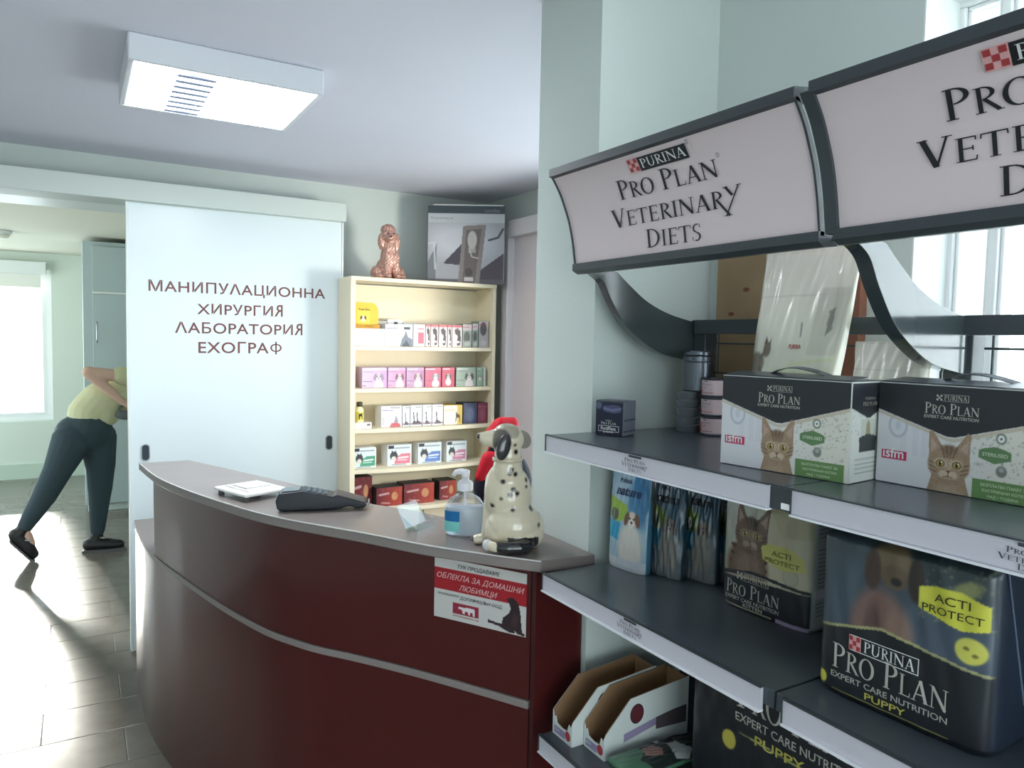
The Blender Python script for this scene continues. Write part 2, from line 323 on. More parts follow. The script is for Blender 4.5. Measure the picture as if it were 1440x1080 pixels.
# ------------------------------------------------------------ materials of the room
WALL = mat('wall_mint', rgb(208,216,211), .75, spec=.2, noise=.015, scale=3, bump=.05, bscale=120)
CEIL = mat('ceiling_white', rgb(224,223,234), .8, spec=.2, noise=.01, scale=2)
WHITE = mat('white_lacquer', rgb(232,236,234), .35, spec=.4)
DOORM = mat('door_satin_white', rgb(222,232,234), .28, spec=.5)
FRAME = mat('window_white_plastic', rgb(238,240,240), .35)
ALU = mat('brushed_aluminium', rgb(190,192,196), .32, metal=1, noise=.05, scale=90)
GLASS = panemat('window_glass')
TILE = mat('slate_floor_tile', rgb(112,106,98), .2, spec=.6, noise=.14, scale=9, bump=.03, bscale=18, rand=.12)
GROUT = mat('floor_grout', rgb(96,94,90), .7, noise=.05, scale=40)
# ------------------------------------------------------------ setting
struct('floor', MB().box(-2.5,2.6,-2.9,9.7,-.08,-.003), GROUT)
fl = bpy.data.objects['floor']
tm = None
for k in range(-13, 23):
    y0 = 3.27+.27*k
    if y0 < -.4: continue
    off = -.145 if k%2==0 else .140
    for j in range(-3,2):
        x0 = off+.57*j-.002*0
        if y0 > 4 and x0 > .5: continue
        if tm is None:
            A = [(.0015,.0015,-.006),(.5685,.0015,-.006),(.5685,.2685,-.006),(.0015,.2685,-.006),(.0015,.0015,-.0012),(.5685,.0015,-.0012),(.5685,.2685,-.0012),(.0015,.2685,-.0012),(.003,.003,0),(.567,.003,0),(.567,.267,0),(.003,.267,0)]
            q = obj('floor_tile', MB().add(A, [(0,1,5,4),(1,2,6,5),(2,3,7,6),(3,0,4,7),(4,5,9,8),(5,6,10,9),(6,7,11,10),(7,4,8,11),(8,9,10,11)]), TILE, fl); tm = q.data
            q.location = (x0,y0,0)
        else:
            q = bpy.data.objects.new('floor_tile', tm); C.objects.link(q); q.parent = fl; q.location = (x0,y0,0)
struct('ceiling', MB().box(-2.0,2.6,-2.9,4.19,2.464,2.60), CEIL)
struct('ceiling', MB().box(-2.7,2.6,4.19,9.7,2.47,2.60).box(-2.7,2.6,4.55,9.4,2.42,2.47), mat('far_ceiling', rgb(222,220,205), .8, spec=.2))
struct('wall_back', MB().box(.30,2.6,4.19,4.55,-.05,2.464).box(-2.0,.30,4.19,4.55,2.25,2.464).box(-2.7,-.72,4.19,4.55,-.05,2.25), WALL)
struct('wall_right', MB().box(2.28,2.6,1.645,1.72,0,2.464).box(2.28,2.6,3.17,4.19,0,2.464).box(2.28,2.6,1.72,3.17,0,.62).box(2.28,2.6,1.72,3.17,2.2,2.464), WALL)
struct('wall_column', MB().box(1.04,2.28,1.387,1.645,0,2.464), WALL)
struct('wall_street', MB().box(1.41,1.80,.855,1.387,0,2.464).box(1.41,1.80,-1.3,.855,0,.95).box(1.41,1.80,-1.3,.855,2.29,2.464).box(1.41,1.80,-2.9,-1.3,0,2.464), WALL)
struct('wall_front', MB().box(-2.0,-1.8,-2.9,-2.6,0,2.464).box(1.2,1.41,-2.9,-2.6,0,2.464).box(-1.8,1.2,-2.9,-2.6,0,.10).box(-1.8,1.2,-2.9,-2.6,2.36,2.464), WALL)
struct('wall_left', MB().box(-2.3,-2.0,-2.9,4.19,0,2.464), WALL)
FARW = mat('far_wall_green', rgb(224,233,222), .7, spec=.2)
struct('wall_far', MB().box(-2.7,-2.36,9.4,9.7,0,2.47).box(-.24,2.6,9.4,9.7,0,2.47).box(-2.36,-.24,9.4,9.7,0,.62).box(-2.36,-.24,9.4,9.7,2.25,2.47), FARW)
struct('wall_far_side', MB().box(-2.9,-2.7,4.4,5.2,0,2.47).box(-2.9,-2.7,8.9,9.7,0,2.47).box(-2.9,-2.7,5.2,8.9,0,.62).box(-2.9,-2.7,5.2,8.9,2.25,2.47), FARW)
struct('wall_far_right', MB().box(1.6,1.8,4.55,9.4,0,2.47), FARW)
struct('baseboard_far', MB().box(-2.7,.1,9.375,9.4,0,.16), mat('far_skirting', rgb(205,222,205), .5))
struct('trim_lintel', MB().box(-.72,.30,4.21,4.53,2.236,2.25), WHITE)

def window(name, axis, face, a0, a1, z0, z1, depth, mull, fr=.055, mw=.028, s=.035):
    """frame, mullions, sill and panes; axis x: window in a wall whose normal is x"""
    r = sroot(name, ((face, (a0+a1)/2, z0) if axis=='x' else ((a0+a1)/2, face, z0)))
    def B(mb, p0,p1,q0,q1,d0,d1):
        if axis=='x': mb.box(face+d0,face+d1,p0,p1,q0,q1)
        else: mb.box(p0,p1,face+d0,face+d1,q0,q1)
        return mb
    sg = 1 if depth>0 else -1
    m = MB(); D = sorted((0, sg*.06))
    B(m,a0,a1,z0,z0+fr,*D); B(m,a0,a1,z1-fr,z1,*D); B(m,a0,a0+fr,z0+fr,z1-fr,*D); B(m,a1-fr,a1,z0+fr,z1-fr,*D)
    obj('window_frame', m, FRAME, r, W=True, bevel=.003)
    xs = [a0+fr]+list(mull)+[a1-fr]
    for p in mull: obj('mullion', B(MB(),p-mw,p+mw,z0+fr,z1-fr,*D), FRAME, r, W=True, bevel=.003)
    for p,q in zip(xs[:-1],xs[1:]):
        pp = p+(mw if p!=xs[0] else 0); qq = q-(mw if q!=xs[-1] else 0)
        f = MB(); E_ = sorted((sg*.008, sg*.05))
        B(f,pp,qq,z0+fr,z0+fr+s,*E_); B(f,pp,qq,z1-fr-s,z1-fr,*E_); B(f,pp,pp+s,z0+fr+s,z1-fr-s,*E_); B(f,qq-s,qq,z0+fr+s,z1-fr-s,*E_)
        sh = obj('window_sash', f, FRAME, r, W=True, bevel=.003)
        obj('pane', B(MB(),pp+s,qq-s,z0+fr+s,z1-fr-s,*sorted((sg*.026,sg*.030))), GLASS, sh, W=True)
    return r
window('window_1','x',1.525,-1.3,.855,.95,2.29,1,[.765,.03,-.66],fr=.014,mw=.009,s=.008)
s1 = struct('trim_window_reveal', MB().box(1.41,1.525,.852,.855,.97,2.285).box(1.41,1.525,-1.3,.852,2.285,2.29), WHITE)
struct('trim_window_sill', MB().box(1.395,1.525,-1.3,.855,.95,.97), WHITE, bevel=.003)
window('added_window_5','x',-2.78,5.2,8.9,.62,2.25,-1,[6.4,7.7])  # unseen side window, added to brighten the far room
window('window_2','y',9.46,-2.36,-.24,.62,2.25,1,[-1.65,-.95])
window('window_3','x',2.36,1.72,3.17,.62,2.2,1,[2.03],fr=.03,mw=.015,s=.02)
window('window_4','y',-2.7,-1.8,1.2,.10,2.36,-1,[-.8,.2])
bl = sroot('trim_blind_box', (-1.3,9.35,2.2)); obj('blind_box', MB().box(-2.4,-.28,9.30,9.40,2.19,2.32), WHITE, bl, W=True, bevel=.006)
obj('roller_blind', MB().box(-2.3,-.33,9.385,9.39,2.05,2.20), mat('blind_cloth', rgb(240,240,230), .8), bl, W=True)

# sliding door with its track cover
tr = struct('trim_door_track_cover', MB().box(-2.0,1.28,3.985,4.185,2.226,2.326), mat('track_cover', rgb(206,214,208), .45), bevel=.004)
d1 = sroot('door_1', (.75,4.05,.008))
obj('door_panel', MB().box(.216,1.268,4.03,4.068,.01,2.235), DOORM, d1, W=True, bevel=.002)
obj('door_edge', MB().box(1.268,1.278,4.026,4.07,.01,2.235), WHITE, d1, W=True, bevel=.002)
obj('door_edge', MB().box(.206,.216,4.026,4.07,.01,2.235), WHITE, d1, W=True, bevel=.002)
for hx in (.281,1.201):
    def rr(a,b,n=8):
        return [(hx+a*math.cos(t)*1.0, 1.005+ (b if math.sin(t)>0 else -b)+a*math.sin(t)) for t in [2*PI*i/(4*n) for i in range(4*n)]]
    h = obj('door_handle', MB().prism(rr(.021,.022),4.024,4.030,'y'), ALU, d1, W=True, bevel=.002)
    obj('recess', MB().prism(rr(.0155,.022),4.0226,4.0245,'y'), mat('handle_recess', rgb(70,78,84), .3, metal=.6), h, W=True)
LB = 'Λ'
dl = merge(fit(sans('МАНИПУ'+LB+'АЦИОННА',1,0,.010,1.12,1.06), .302, 1.176, 1.803),
           fit(sans('ХИРУРГИ',1,0,.010,1.12,1.06), .522, .896, 1.697), mir(fit(sans('R',1,0,.010),.904,.947,1.697,.0886)), fit(sans(LB+'АБОРАТОРИ',1,0,.010,1.12,1.06), .419, 1.001, 1.600), mir(fit(sans('R',1,0,.010),1.009,1.052,1.600,.0886)), fit(sans('ЕХОГРА',1,0,.010,1.12,1.06), .527, .874, 1.500), fit(sans('О',1,0,.004),.882,.942,1.508,.062), quad(.908,1.494,.916,1.562))
ink('lettering', dl, lambda a,b:(a,4.0292,b), I_BROWN, d1, W=True)
# second white door frame on the right wall behind the counter
d2 = sroot('door_2', (2.25,3.5,0))
obj('door_leaf', MB().box(2.245,2.278,3.22,3.80,.01,2.20), mat('door_pinkish_white', rgb(226,216,218), .45), d2, W=True, bevel=.003)
obj('door_frame', MB().box(2.20,2.278,3.80,3.87,.0,2.262).box(2.20,2.278,3.20,3.80,2.20,2.30), mat('door_frame_white', rgb(226,220,222), .45), d2, W=True, bevel=.006)

# far room: tall cupboard, round ceiling fitting
cu = thing('tall_cupboard', 'tall blue-grey cupboard in the far room behind the bending person', 'cupboard', (.65,7.7,0))
BG = mat('cupboard_bluegrey', rgb(182,196,198), .5, spec=.3)
obj('carcass', MB().box(.042,1.3,7.42,8.0,.06,2.38), BG, cu, W=True, bevel=.004)
obj('plinth', MB().box(.06,1.28,7.44,7.99,0,.06), mat('cupboard_plinth', rgb(215,225,222), .5), cu, W=True)
for a,b in ((.115,.62),(.63,1.14)):
    dd = obj('door', MB().box(a,b-.005,7.40,7.42,.07,1.925), BG, cu, W=True, bevel=.003)
    obj('handle', MB().tube([(a+.03,7.375,1.50),(a+.03,7.36,1.52),(a+.03,7.36,1.66),(a+.03,7.375,1.68)],.007), ALU, dd, W=True, smooth=True)
    obj('door', MB().box(a,b-.005,7.40,7.42,1.945,2.34), BG, cu, W=True, bevel=.003)
obj('shelf_edge', MB().box(.115,1.14,7.385,7.42,1.926,1.944), WHITE, cu, W=True)
sd = thing('ceiling_light_fitting', 'round white ceiling fitting in the far room, top left', 'ceiling light', (-.55,7.5,2.42))
obj('fitting_base', MB().lathe([(.09,0),(.09,-.02),(.075,-.03)],24), WHITE, sd, smooth=True)
obj('diffuser', MB().lathe([(.075,-.028),(.07,-.05),(.045,-.066),(.005,-.07)],24), mat('opal', rgb(235,232,220), .4), sd, smooth=True)

# ------------------------------------------------------------ ceiling lamp
cl = thing('ceiling_lamp', 'white rectangular ceiling lamp with glowing panel and central louvre slats', 'ceiling lamp', (.42,2.69,2.464))
LW = mat('lamp_housing', rgb(225,226,232), .4, bump=.03)
hx0,hx1,hy0,hy1 = .135,.705,2.435,2.955
obj('housing', MB().box(hx0,hx1,hy0,hy0+.02,2.385,2.464).box(hx0,hx1,hy1-.02,hy1,2.385,2.464).box(hx0,hx0+.02,hy0+.02,hy1-.02,2.385,2.464).box(hx1-.02,hx1,hy0+.02,hy1-.02,2.385,2.464).box(hx0+.02,hx1-.02,hy0+.02,hy1-.02,2.45,2.464), LW, cl, W=True, bevel=.006)
GLOW = mat('lamp_glow', (1,1,1), .5, emit=(.90,.95,1), estr=20)
obj('diffuser', MB().box(hx0+.02,.27,hy0+.02,hy1-.02,2.386,2.394), GLOW, cl, W=True)
obj('diffuser', MB().box(.385,hx1-.02,hy0+.02,hy1-.02,2.386,2.394), GLOW, cl, W=True)
obj('diffuser', MB().box(.27,.385,hy0+.02,hy1-.02,2.394,2.40), mat('lamp_glow_soft', (1,1,1), .5, emit=(.85,.9,1), estr=2.2), cl, W=True)
LS = mat('louvre_grey', rgb(150,160,190), .4)
for i in range(8):
    y = hy0+.045+i*.058; obj('louvre_slat', MB().box(.272,.383,y,y+.024,2.380,2.386), LS, cl, W=True)

# ------------------------------------------------------------ reception counter
RED = mat('counter_dark_red', rgb(76,20,19), .3, spec=.5, noise=.03, scale=6, coat=.3)
REDS = mat('counter_dark_red_side', rgb(74,22,22), .35, spec=.5, noise=.03, scale=6)
TOPM = mat('counter_top_grey_laminate', rgb(128,118,114), .28, spec=.5, noise=.10, scale=5)
EDGE = mat('counter_edge_grey', rgb(140,130,126), .4, spec=.4); DARK = mat('counter_black_end', rgb(38,34,36), .4)
ct = thing('reception_counter', 'curved dark red reception counter with grey laminate top', 'counter', (.6,2.4,0))
fc = [(.212,3.70),(.214,3.5),(.221,3.28),(.240,3.08),(.288,2.83),(.337,2.60),(.382,2.41),(.425,2.257),(.466,2.135),(.512,2.04),(.558,1.96),(.631,1.862),(.753,1.681),(.905,1.425)]
FC = smoothcurve(fc, 5)
def offs(P, d):
    out = []
    for i in range(len(P)):
        a = P[max(i-1,0)]; b = P[min(i+1,len(P)-1)]; tx,ty = b[0]-a[0], b[1]-a[1]; L = math.hypot(tx,ty); out.append((P[i][0]-ty/L*d, P[i][1]+tx/L*d))
    return out
def strip(P, d0, d1, z0, z1): a = offs(P,d0); b = offs(P,d1); return MB().prism(a+b[::-1], z0, z1)
obj('lower_front_panel', strip(FC, .0, .018, .0, .728), RED, ct, W=True, bevel=.001, seg=1)
UP = [p for p in FC if p[1] < 3.07]; UP = [(FC[[q[1]<3.07 for q in FC].index(True)-1][0], 3.07)]+UP
obj('upper_front_panel', strip(UP, .0, .018, .749, 1.069), RED, ct, W=True, bevel=.001, seg=1)
obj('upper_panel_end', MB().box(.2415,.262,3.071,3.09,.749,1.069), DARK, ct, W=True)
di = [(.96,1.45),(1.03,1.66),(1.03,1.95),(.92,2.2),(.85,2.6),(.82,3.1),(.80,3.70)]
obj('desk_top', MB().prism(offs(FC,-.004)+di, .729, .748), EDGE, ct, W=True, bevel=.001, seg=1)
obj('end_panel', MB().box(.222,.76,3.655,3.675,0,.728), DARK, ct, W=True)
obj('end_side_panel', MB().box(.905,1.037,1.402,1.42,0,1.069), REDS, ct, W=True)
tf = smoothcurve([(.196,3.12),(.229,2.802),(.289,2.534),(.36,2.306),(.426,2.124),(.492,1.992),(.558,1.884),(.631,1.765),(.723,1.603),(.825,1.463),(.897,1.372)],5)
tb = smoothcurve([(1.038,1.62),(.985,1.66),(.90,1.80),(.825,1.96),(.778,2.043),(.74,2.12),(.601,2.532),(.49,2.821),(.371,3.115)],5)
obj('counter_top', MB().prism(tf+[(1.038,1.356)]+tb, 1.072, 1.10), TOPM, ct, W=True, bevel=.0035, seg=3)
obj('top_edging', strip(tf+[], -.0012, .0005, 1.0755, 1.0955), EDGE, ct, W=True)
obj('edge_highlight', strip(tf+[], -.0016, .002, 1.0975, 1.1004), mat('edge_highlight_pale', rgb(214,210,206), .25, spec=.6), ct, W=True)  # thin pale strip: highlight along the upper edge put into its colour

# poster taped to the counter front
def cpt(s_, z):   # point on the upper panel, s_ = distance back from the corner
    P = FC[::-1]; acc = 0
    for a,b in zip(P[:-1],P[1:]):
        L = math.hypot(b[0]-a[0],b[1]-a[1])
        if acc+L >= s_:
            t = (s_-acc)/L; x = a[0]+(b[0]-a[0])*t; y = a[1]+(b[1]-a[1])*t; nx,ny = (b[1]-a[1])/L, -(b[0]-a[0])/L
            return (x,y,z,-abs(nx),-abs(ny))
        acc += L
S0,S1,Z0,Z1 = .010,.272,.900,1.052
def pfn(o): 
    def f(a,b):
        x,y,z,nx,ny = cpt(S1-a, Z0+b); return (x+nx*o,y+ny*o,z)
    return f
PW,PH = S1-S0, Z1-Z0
cv = Canvas(100,60,140,90,(205,200,196)); cv.rect(0,28.5,100,50,(166,30,40))
cv.rect(21,7,50,18,(150,40,60)); cv.poly([(28,14.5),(31,14.5),(44,15.5),(46,14),(46,8),(44,8),(43.4,11),(41,11),(40.6,8.5),(38.6,8.5),(38,11),(35,11),(34.5,8.5),(32.5,8.5),(32,12),(28,12.5)],(225,215,215))
cv.poly([(60,6),(71,5),(76,3),(84,0.8),(89,1.5),(88,4),(91,1),(98,0.5),(99,2),(96,4),(95,12),(94,22),(92,30),(88,34),(84,35),(79,32),(82,29),(84,24),(82,19),(76,14),(75,8),(68,8),(60,9)],(50,34,38)); cv.poly([(84,8),(90,6),(92,18),(87,20)],(78,52,58),.6)
po = thing('counter_poster', 'white and red printed poster taped under the counter top edge', 'poster', (.84,1.53,.905)); 
mbp = cv.mesh(lambda u,v: pfn(.0016)(u*PW, v*PH)); obj('paper', mbp, printmat('print_paper',.6), po, W=True, cols=cv.cols())
def pt(a,b): return pfn(.0028)(a/100*PW, b/60*PH)
ink('lettering', merge(fit(sans('ТУК ПРОДАВАМЕ',1,.25,.004),26,72,52.5), fit(sans('ПРОИЗВОДИТЕЛ',1,.25),4,28,23.5), fit(sans('ДОГИФРЕШЪН ООД',1,.25),29,75,22)), pt, I_BLACK, po, W=True)
ink('lettering', merge(fit(sans('ОБЛЕКЛА ЗА ДОМАШНИ',1,.3,.010),3,98,40.5), fit(sans('ЛЮБИМЦИ',1,.3,.010),28,70,31)), pt, I_PALE, po, W=True)
ink('lettering', fit(sans('WWW.DOGIFASHION.COM',1,0,.004),21,50,4.2), pt, I_DKRED, po, W=True)

# ------------------------------------------------------------ bookcase
CREAM = mat('bookcase_cream', rgb(238,226,198), .5, spec=.3)
bc = thing('bookcase', 'cream open bookcase with bowed shelves against the back wall', 'bookcase', (1.69,3.9,0))
X0,X1 = 1.246,2.128
obj('side_panel', MB().box(X0,X0+.028,3.80,4.02,0,1.896), CREAM, bc, W=True, bevel=.0015)
obj('side_panel', MB().box(X1-.02,X1,3.80,4.02,0,1.896), CREAM, bc, W=True, bevel=.0015)
obj('back_panel', MB().box(X0+.005,X1-.005,4.012,4.022,.05,1.89), CREAM, bc, W=True)
obj('top_board', MB().box(X0,X1,3.795,4.02,1.896,1.918), CREAM, bc, W=True, bevel=.0015)
def bow(d): return [(X0+.029+(X1-X0-.05)*i/16, 3.81-d*math.sin(PI*i/16)) for i in range(17)]
SH = [1.547,1.318,1.098,.877,.66]
for z,d in zip(SH,(.0,.012,.03,.045,.06)):
    obj('shelf', MB().prism(bow(d)+[(X1-.021,4.011),(X0+.029,4.011)], z-.022, z), CREAM, bc, W=True, bevel=.0015)
obj('base_plinth', MB().box(X0+.03,X1-.02,3.84,3.855,0,.10), CREAM, bc, W=True)
obj('lower_door', MB().box(X0+.03,(X0+X1)/2-.002,3.822,3.838,.10,.636), CREAM, bc, W=True, bevel=.002)
obj('lower_door', MB().box((X0+X1)/2+.002,X1-.022,3.822,3.838,.10,.636), CREAM, bc, W=True, bevel=.002)

CW = mat('card_white', rgb(228,228,226), .5); CP = mat('card_lilac', rgb(196,170,196), .5); CG = mat('card_greygreen', rgb(140,156,142), .5)
CR = mat('card_red', rgb(150,44,56), .45); CN = mat('card_navy', rgb(52,58,86), .45); CY = mat('card_yellow', rgb(226,186,60), .5); CM = mat('card_maroon', rgb(110,42,56), .45); CB = mat('card_dark', rgb(46,42,46), .45)
def bx(z, xa, xb, h, cv, side, name, label, group, d=.10, y=3.84, rz=0):
    return carton(name, label, 'box', (xa,y,z+.0006), rz, xb-xa-.002, h, d, cv, side, group)
G1,G2,G3,G4,G5 = 'medicine boxes on the top shelf','medicine boxes on the second shelf','medicine boxes on the third shelf','boxes set apart on the fourth shelf','dark red boxes on the lowest open shelf'
z = SH[0]
cv = Canvas(40,20,30,16,(240,238,226)); bx(z,1.278,1.452,.095,cv,CW,'flat_carton','plain white long box under the yellow dog dispenser, top shelf',G1,y=3.83)
# yellow dispenser on it
yd = thing('treat_dispenser','yellow counter dispenser with rounded top and printed dog face','dispenser',(1.285,3.835,z+.0962),0)
arch = [(0,.0),(.136,.0),(.136,.05)]+[(.096+.04*math.cos(a),.088+.052*math.sin(a)) for a in [i*PI/12 for i in range(7)]]+[(.0,.140)]
obj('display_card', MB().prism(arch,.02,.024,'y'), CY, yd)
obj('tray', MB().add([(0,0,0),(.136,0,0),(.136,.08,0),(0,.08,0),(0,-.004,.022),(.068,-.008,.014),(.136,-.004,.022),(.136,.08,.03),(0,.08,.03)],[(0,1,2,3),(0,1,6,5,4),(1,2,7,6),(2,3,8,7),(3,0,4,8)]), mat('tray_gold', rgb(196,140,40), .5), yd)
cv = Canvas(60,60,48,48,(236,200,70)); dog(cv,30,28,11,(232,215,175),(70,48,38),(245,240,230)); cv.put((cv.Y<10).astype(float),(236,200,70))
obj('printed_face', cv.mesh(lambda u,v:(.012+u*.075, .0194, .026+v*.07)), printmat('print_card'), yd, cols=cv.cols())
ink('lettering', fit(sans('Treat Box',1,.1,.01), .022,.088,.098), flat(.0192), I_BLACK, yd)
# back row of white boxes on top shelf
for i,(a,b,h,lab) in enumerate(((1.43,1.505,.14,'white box with black tag, standing behind the grey pyramid box, left one'),(1.508,1.60,.152,'white box with black tag, standing behind the grey pyramid box, right one'),(1.603,1.68,.135,'white and grey box behind the pink pack on the top shelf'))):
    cv = Canvas(40,50,24,30,(226,224,222)); cv.rect(3+i*14,40,14+i*13,46,(50,46,50)); cv.rect(0,0,40,30,(190,190,190),.6)
    bx(z,a,b,h,cv,CW,'medicine_box',lab,G1,y=3.945,d=.05)
cv = Canvas(60,42,48,34,(212,216,226)); cv.poly([(32,0),(60,0),(60,14),(50,18),(44,32),(42,22),(36,14)],(110,118,130)); cv.poly([(36,0),(46,12),(52,4),(56,0)],(60,66,78)); cv.rect(40,32,54,37,(60,60,70)); cv.line([(4,34),(26,35)],2,(150,140,160)); cv.line([(4,22),(30,20)],1,(170,160,170))
bx(z,1.455,1.62,.123,cv,mat('card_paleblue', rgb(205,210,222), .5),'medicine_box','pale grey-blue box with printed cat on a grey pyramid, top shelf',G1)
cv = Canvas(25,42,20,34,(228,222,226)); cv.poly([(10,6),(23,6),(23,28),(10,28)],(190,90,110)); cv.line([(10,34),(22,34)],2,(200,60,80)); cv.rect(0,0,7,42,(236,236,236))
bx(z,1.622,1.694,.125,cv,CW,'medicine_box','white and pink box left of the black dog boxes, top shelf',G1)
dx = [(1.696,1.728,'narrow box with a black dog, leftmost of the black dog boxes'),(1.729,1.777,'second black dog box from the left on the top shelf'),(1.779,1.832,'widest of the black dog boxes, middle of their row'),(1.834,1.862,'narrowest black dog box, fourth in the row'),(1.864,1.928,'black dog box at the right end of its row')]
for i,(a,b,lab) in enumerate(dx):
    W_ = (b-a)*1000; cv = Canvas(W_,120,22,48,(222,208,208)); c = W_*.52
    cv.rect(0,108,W_,120,(200,90,96)); cv.poly([(c-W_*.3,94),(c,102),(c+W_*.3,90),(c+W_*.36,40),(c+W_*.3,12),(c,6),(c-W_*.1,22),(c+W_*.05,60),(c-W_*.25,74)],(54,42,46)); cv.ell(c,28,W_*.26,7,(236,226,226)); cv.line([(c-W_*.25,104),(c+W_*.2,104)],3,(110,80,84))
    bx(z,a,b,.128,cv,mat('card_palepink', rgb(220,206,206), .5),'medicine_box',lab,G1)
for a,b,h,lab in ((1.93,1.992,.135,'grey-green box right of the black dog boxes, top shelf'),(1.994,2.034,.14,'narrow grey-green box near the right end of the top shelf'),(2.036,2.104,.155,'tall grey box with a dark dog, right end of the top shelf')):
    W_ = (b-a)*1000; cv = Canvas(W_,140,22,40,(150,160,150) if h<.15 else (176,170,172)); cv.rect(0,104,W_,140,(206,190,190)); cv.ell(W_*.45,60 if h<.15 else 100,W_*.34,36,(70,72,70),.8); cv.ell(W_*.5,24,W_*.3,16,(200,200,196),.7); cv.line([(4,122),(W_*.7,122)],4,(170,80,90))
    bx(z,a,b,h,cv,CG,'medicine_box',lab,G1)
z = SH[1]
lil = [(1.325,1.470,(206,186,210),(150,130,160),CP,'lilac box with a long-haired dog, left end of the second shelf'),(1.473,1.580,(204,160,190),(120,80,96),CP,'pink-lilac box with a tricolour dog, second from the left'),(1.583,1.692,(186,150,180),(130,90,104),CP,'mauve box with a spotted dog, third on the second shelf'),(1.695,1.798,(200,90,120),(130,110,130),CR,'crimson and mauve box, fourth on the second shelf'),(1.801,1.884,(190,60,90),(60,44,52),CR,'bright crimson box with a black and white dog, second shelf'),(1.892,2.024,(150,166,150),(62,74,66),CG,'wide grey-green box with a dark green dog, second shelf'),(2.027,2.07,(150,170,150),(60,80,66),CG,'narrow grey-green box beside the wide one, second shelf'),(2.072,2.090,(190,200,190),(120,140,120),CW,'very thin pale box at the right end of the second shelf')]
for i,(a,b,c0,c1,sd_,lab) in enumerate(lil):
    W_ = (b-a)*1000; cv = Canvas(W_,115,int(W_/3)+6,40,c0); xx = W_*.66 if W_>100 else W_*.5
    cv.put((cv.X/W_-.1)*.8, tuple(min(255,int(q*1.0)) for q in (c0[0]-20,c0[1]-50,c0[2]-30)) if i<5 else c0)
    dog(cv,xx,62,min(W_*.2,24),(200,180,180) if i<4 else (180,170,170),c1,(235,225,225),(214,204,208)); cv.rect(0,100,W_,115,c0); cv.line([(6,106),(W_*.6,106)],5,(236,230,236) if i<5 else (220,226,220)); cv.line([(6,92),(W_*.45,92)],3,(120,90,120),.6)
    if W_>100: cv.line([(5,38),(W_*.4,36)],4,(90,80,100),.7); cv.line([(5,12),(20,12)],4,(110,80,100))
    bx(z,a,b,.112,cv,sd_,'medicine_box',lab,G2)
z = SH[2]
fb = bx(z,1.279,1.374,.034,Canvas(40,12,24,10,(236,230,226)).rect(28,6,38,10,(120,100,110)),CW,'flat_carton','flat white box under the small bottle, third shelf',None,y=3.815,d=.07)
bo = thing('small_bottle','small yellow and white bottle with black cap on a flat box','bottle',(1.315,3.85,z+.0352))
obj('bottle_body', MB().lathe([(.021,0),(.023,.004),(.023,.066),(.02,.075),(.013,.082),(.013,.088)],20), mat('bottle_cream', rgb(236,226,170), .35), bo, smooth=True)
obj('label_band', MB().lathe([(.0234,.012),(.0234,.058)],20,cap=False), mat('label_yellowgreen', rgb(220,204,90), .5), bo, smooth=True)
ink('printed_deer', ([(-.010,.018),(-.006,.018),(-.004,.034),(.004,.034),(.006,.018),(.010,.018),(.008,.046),(.012,.054),(.004,.05),(-.008,.046),(-.013,.054)],[tuple(range(11))]), lambda a,b:(a,-.0238,b), I_BLACK, bo)
obj('cap', MB().lathe([(.015,.086),(.016,.088),(.016,.108),(.014,.111)],20), mat('cap_black', rgb(52,48,30), .4), bo, smooth=True)
s3 = [(1.436,1.560,.118,(230,230,236),CW,'white box with a red base band and printed bird, third shelf',0),(1.562,1.608,.115,(214,220,226),CW,'narrow white box with a thin dark sail shape, third shelf',1),(1.610,1.682,.118,(232,234,238),CW,'white box with two dark boots printed, third shelf',2),(1.684,1.741,.118,(230,226,232),CW,'white box with one dark boot, beside the two-boot box',1),(1.743,1.814,.118,(232,230,236),CW,'white box with a slanting boot, left of the yellow box',1),(1.816,1.938,.112,(232,230,214),CY,'white and yellow box with a small deer, third shelf',3),(1.942,2.036,.122,(58,62,92),CN,'navy blue box near the right end of the third shelf',4),(2.038,2.106,.12,(120,52,72),CM,'maroon box at the right end of the third shelf',5)]
for a,b,h,c0,sd_,lab,ty in s3:
    W_ = (b-a)*1000; cv = Canvas(W_,115,int(W_/3)+6,40,c0)
    if ty == 0: cv.poly([(W_*.4,0),(W_*.95,0),(W_*.9,20),(W_*.5,24)],(190,90,96)); cv.poly([(W_*.6,22),(W_*.85,24),(W_*.72,66)],(150,140,160)); cv.line([(6,94),(W_*.55,90)],4,(120,100,160)); [cv.rect(6,q,16,q+6,(120,120,140)) for q in (16,30,44)]
    if ty in (1,2):
        for q in ((.5,) if ty==1 else (.38,.68)): cv.poly([(W_*(q-.3),8),(W_*(q+.35),8),(W_*(q+.3),18),(W_*(q-.02),30),(W_*(q-.08),78),(W_*(q-.18),78),(W_*(q-.12),30)],(62,56,66))
        cv.rect(0,8,W_,20,(120,96,110),.6)
    if ty == 3: cv.rect(W_*.72,0,W_,115,(222,190,90)); cv.poly([(W_*.62,10),(W_*.66,10),(W_*.70,40),(W_*.82,40),(W_*.86,10),(W_*.9,10),(W_*.86,56),(W_*.74,62),(W_*.64,80),(W_*.66,56)],(70,60,40)); cv.line([(8,84),(W_*.55,88)],6,(220,190,120))
    if ty == 4: cv.ell(W_*.5,50,W_*.3,44,(110,120,150),.8,soft=.6); cv.ell(W_*.2,60,W_*.14,50,(90,96,120),.6,soft=.6)
    if ty == 5: cv.ell(W_*.5,50,W_*.3,36,(160,90,110),.7,soft=.6); cv.rect(0,90,W_,100,(150,80,100))
    if ty < 3: cv.line([(W_*.45,106),(W_*.9,106)],4,(60,56,64))
    bx(z,a,b,h,cv,sd_,'medicine_box',lab,G3)
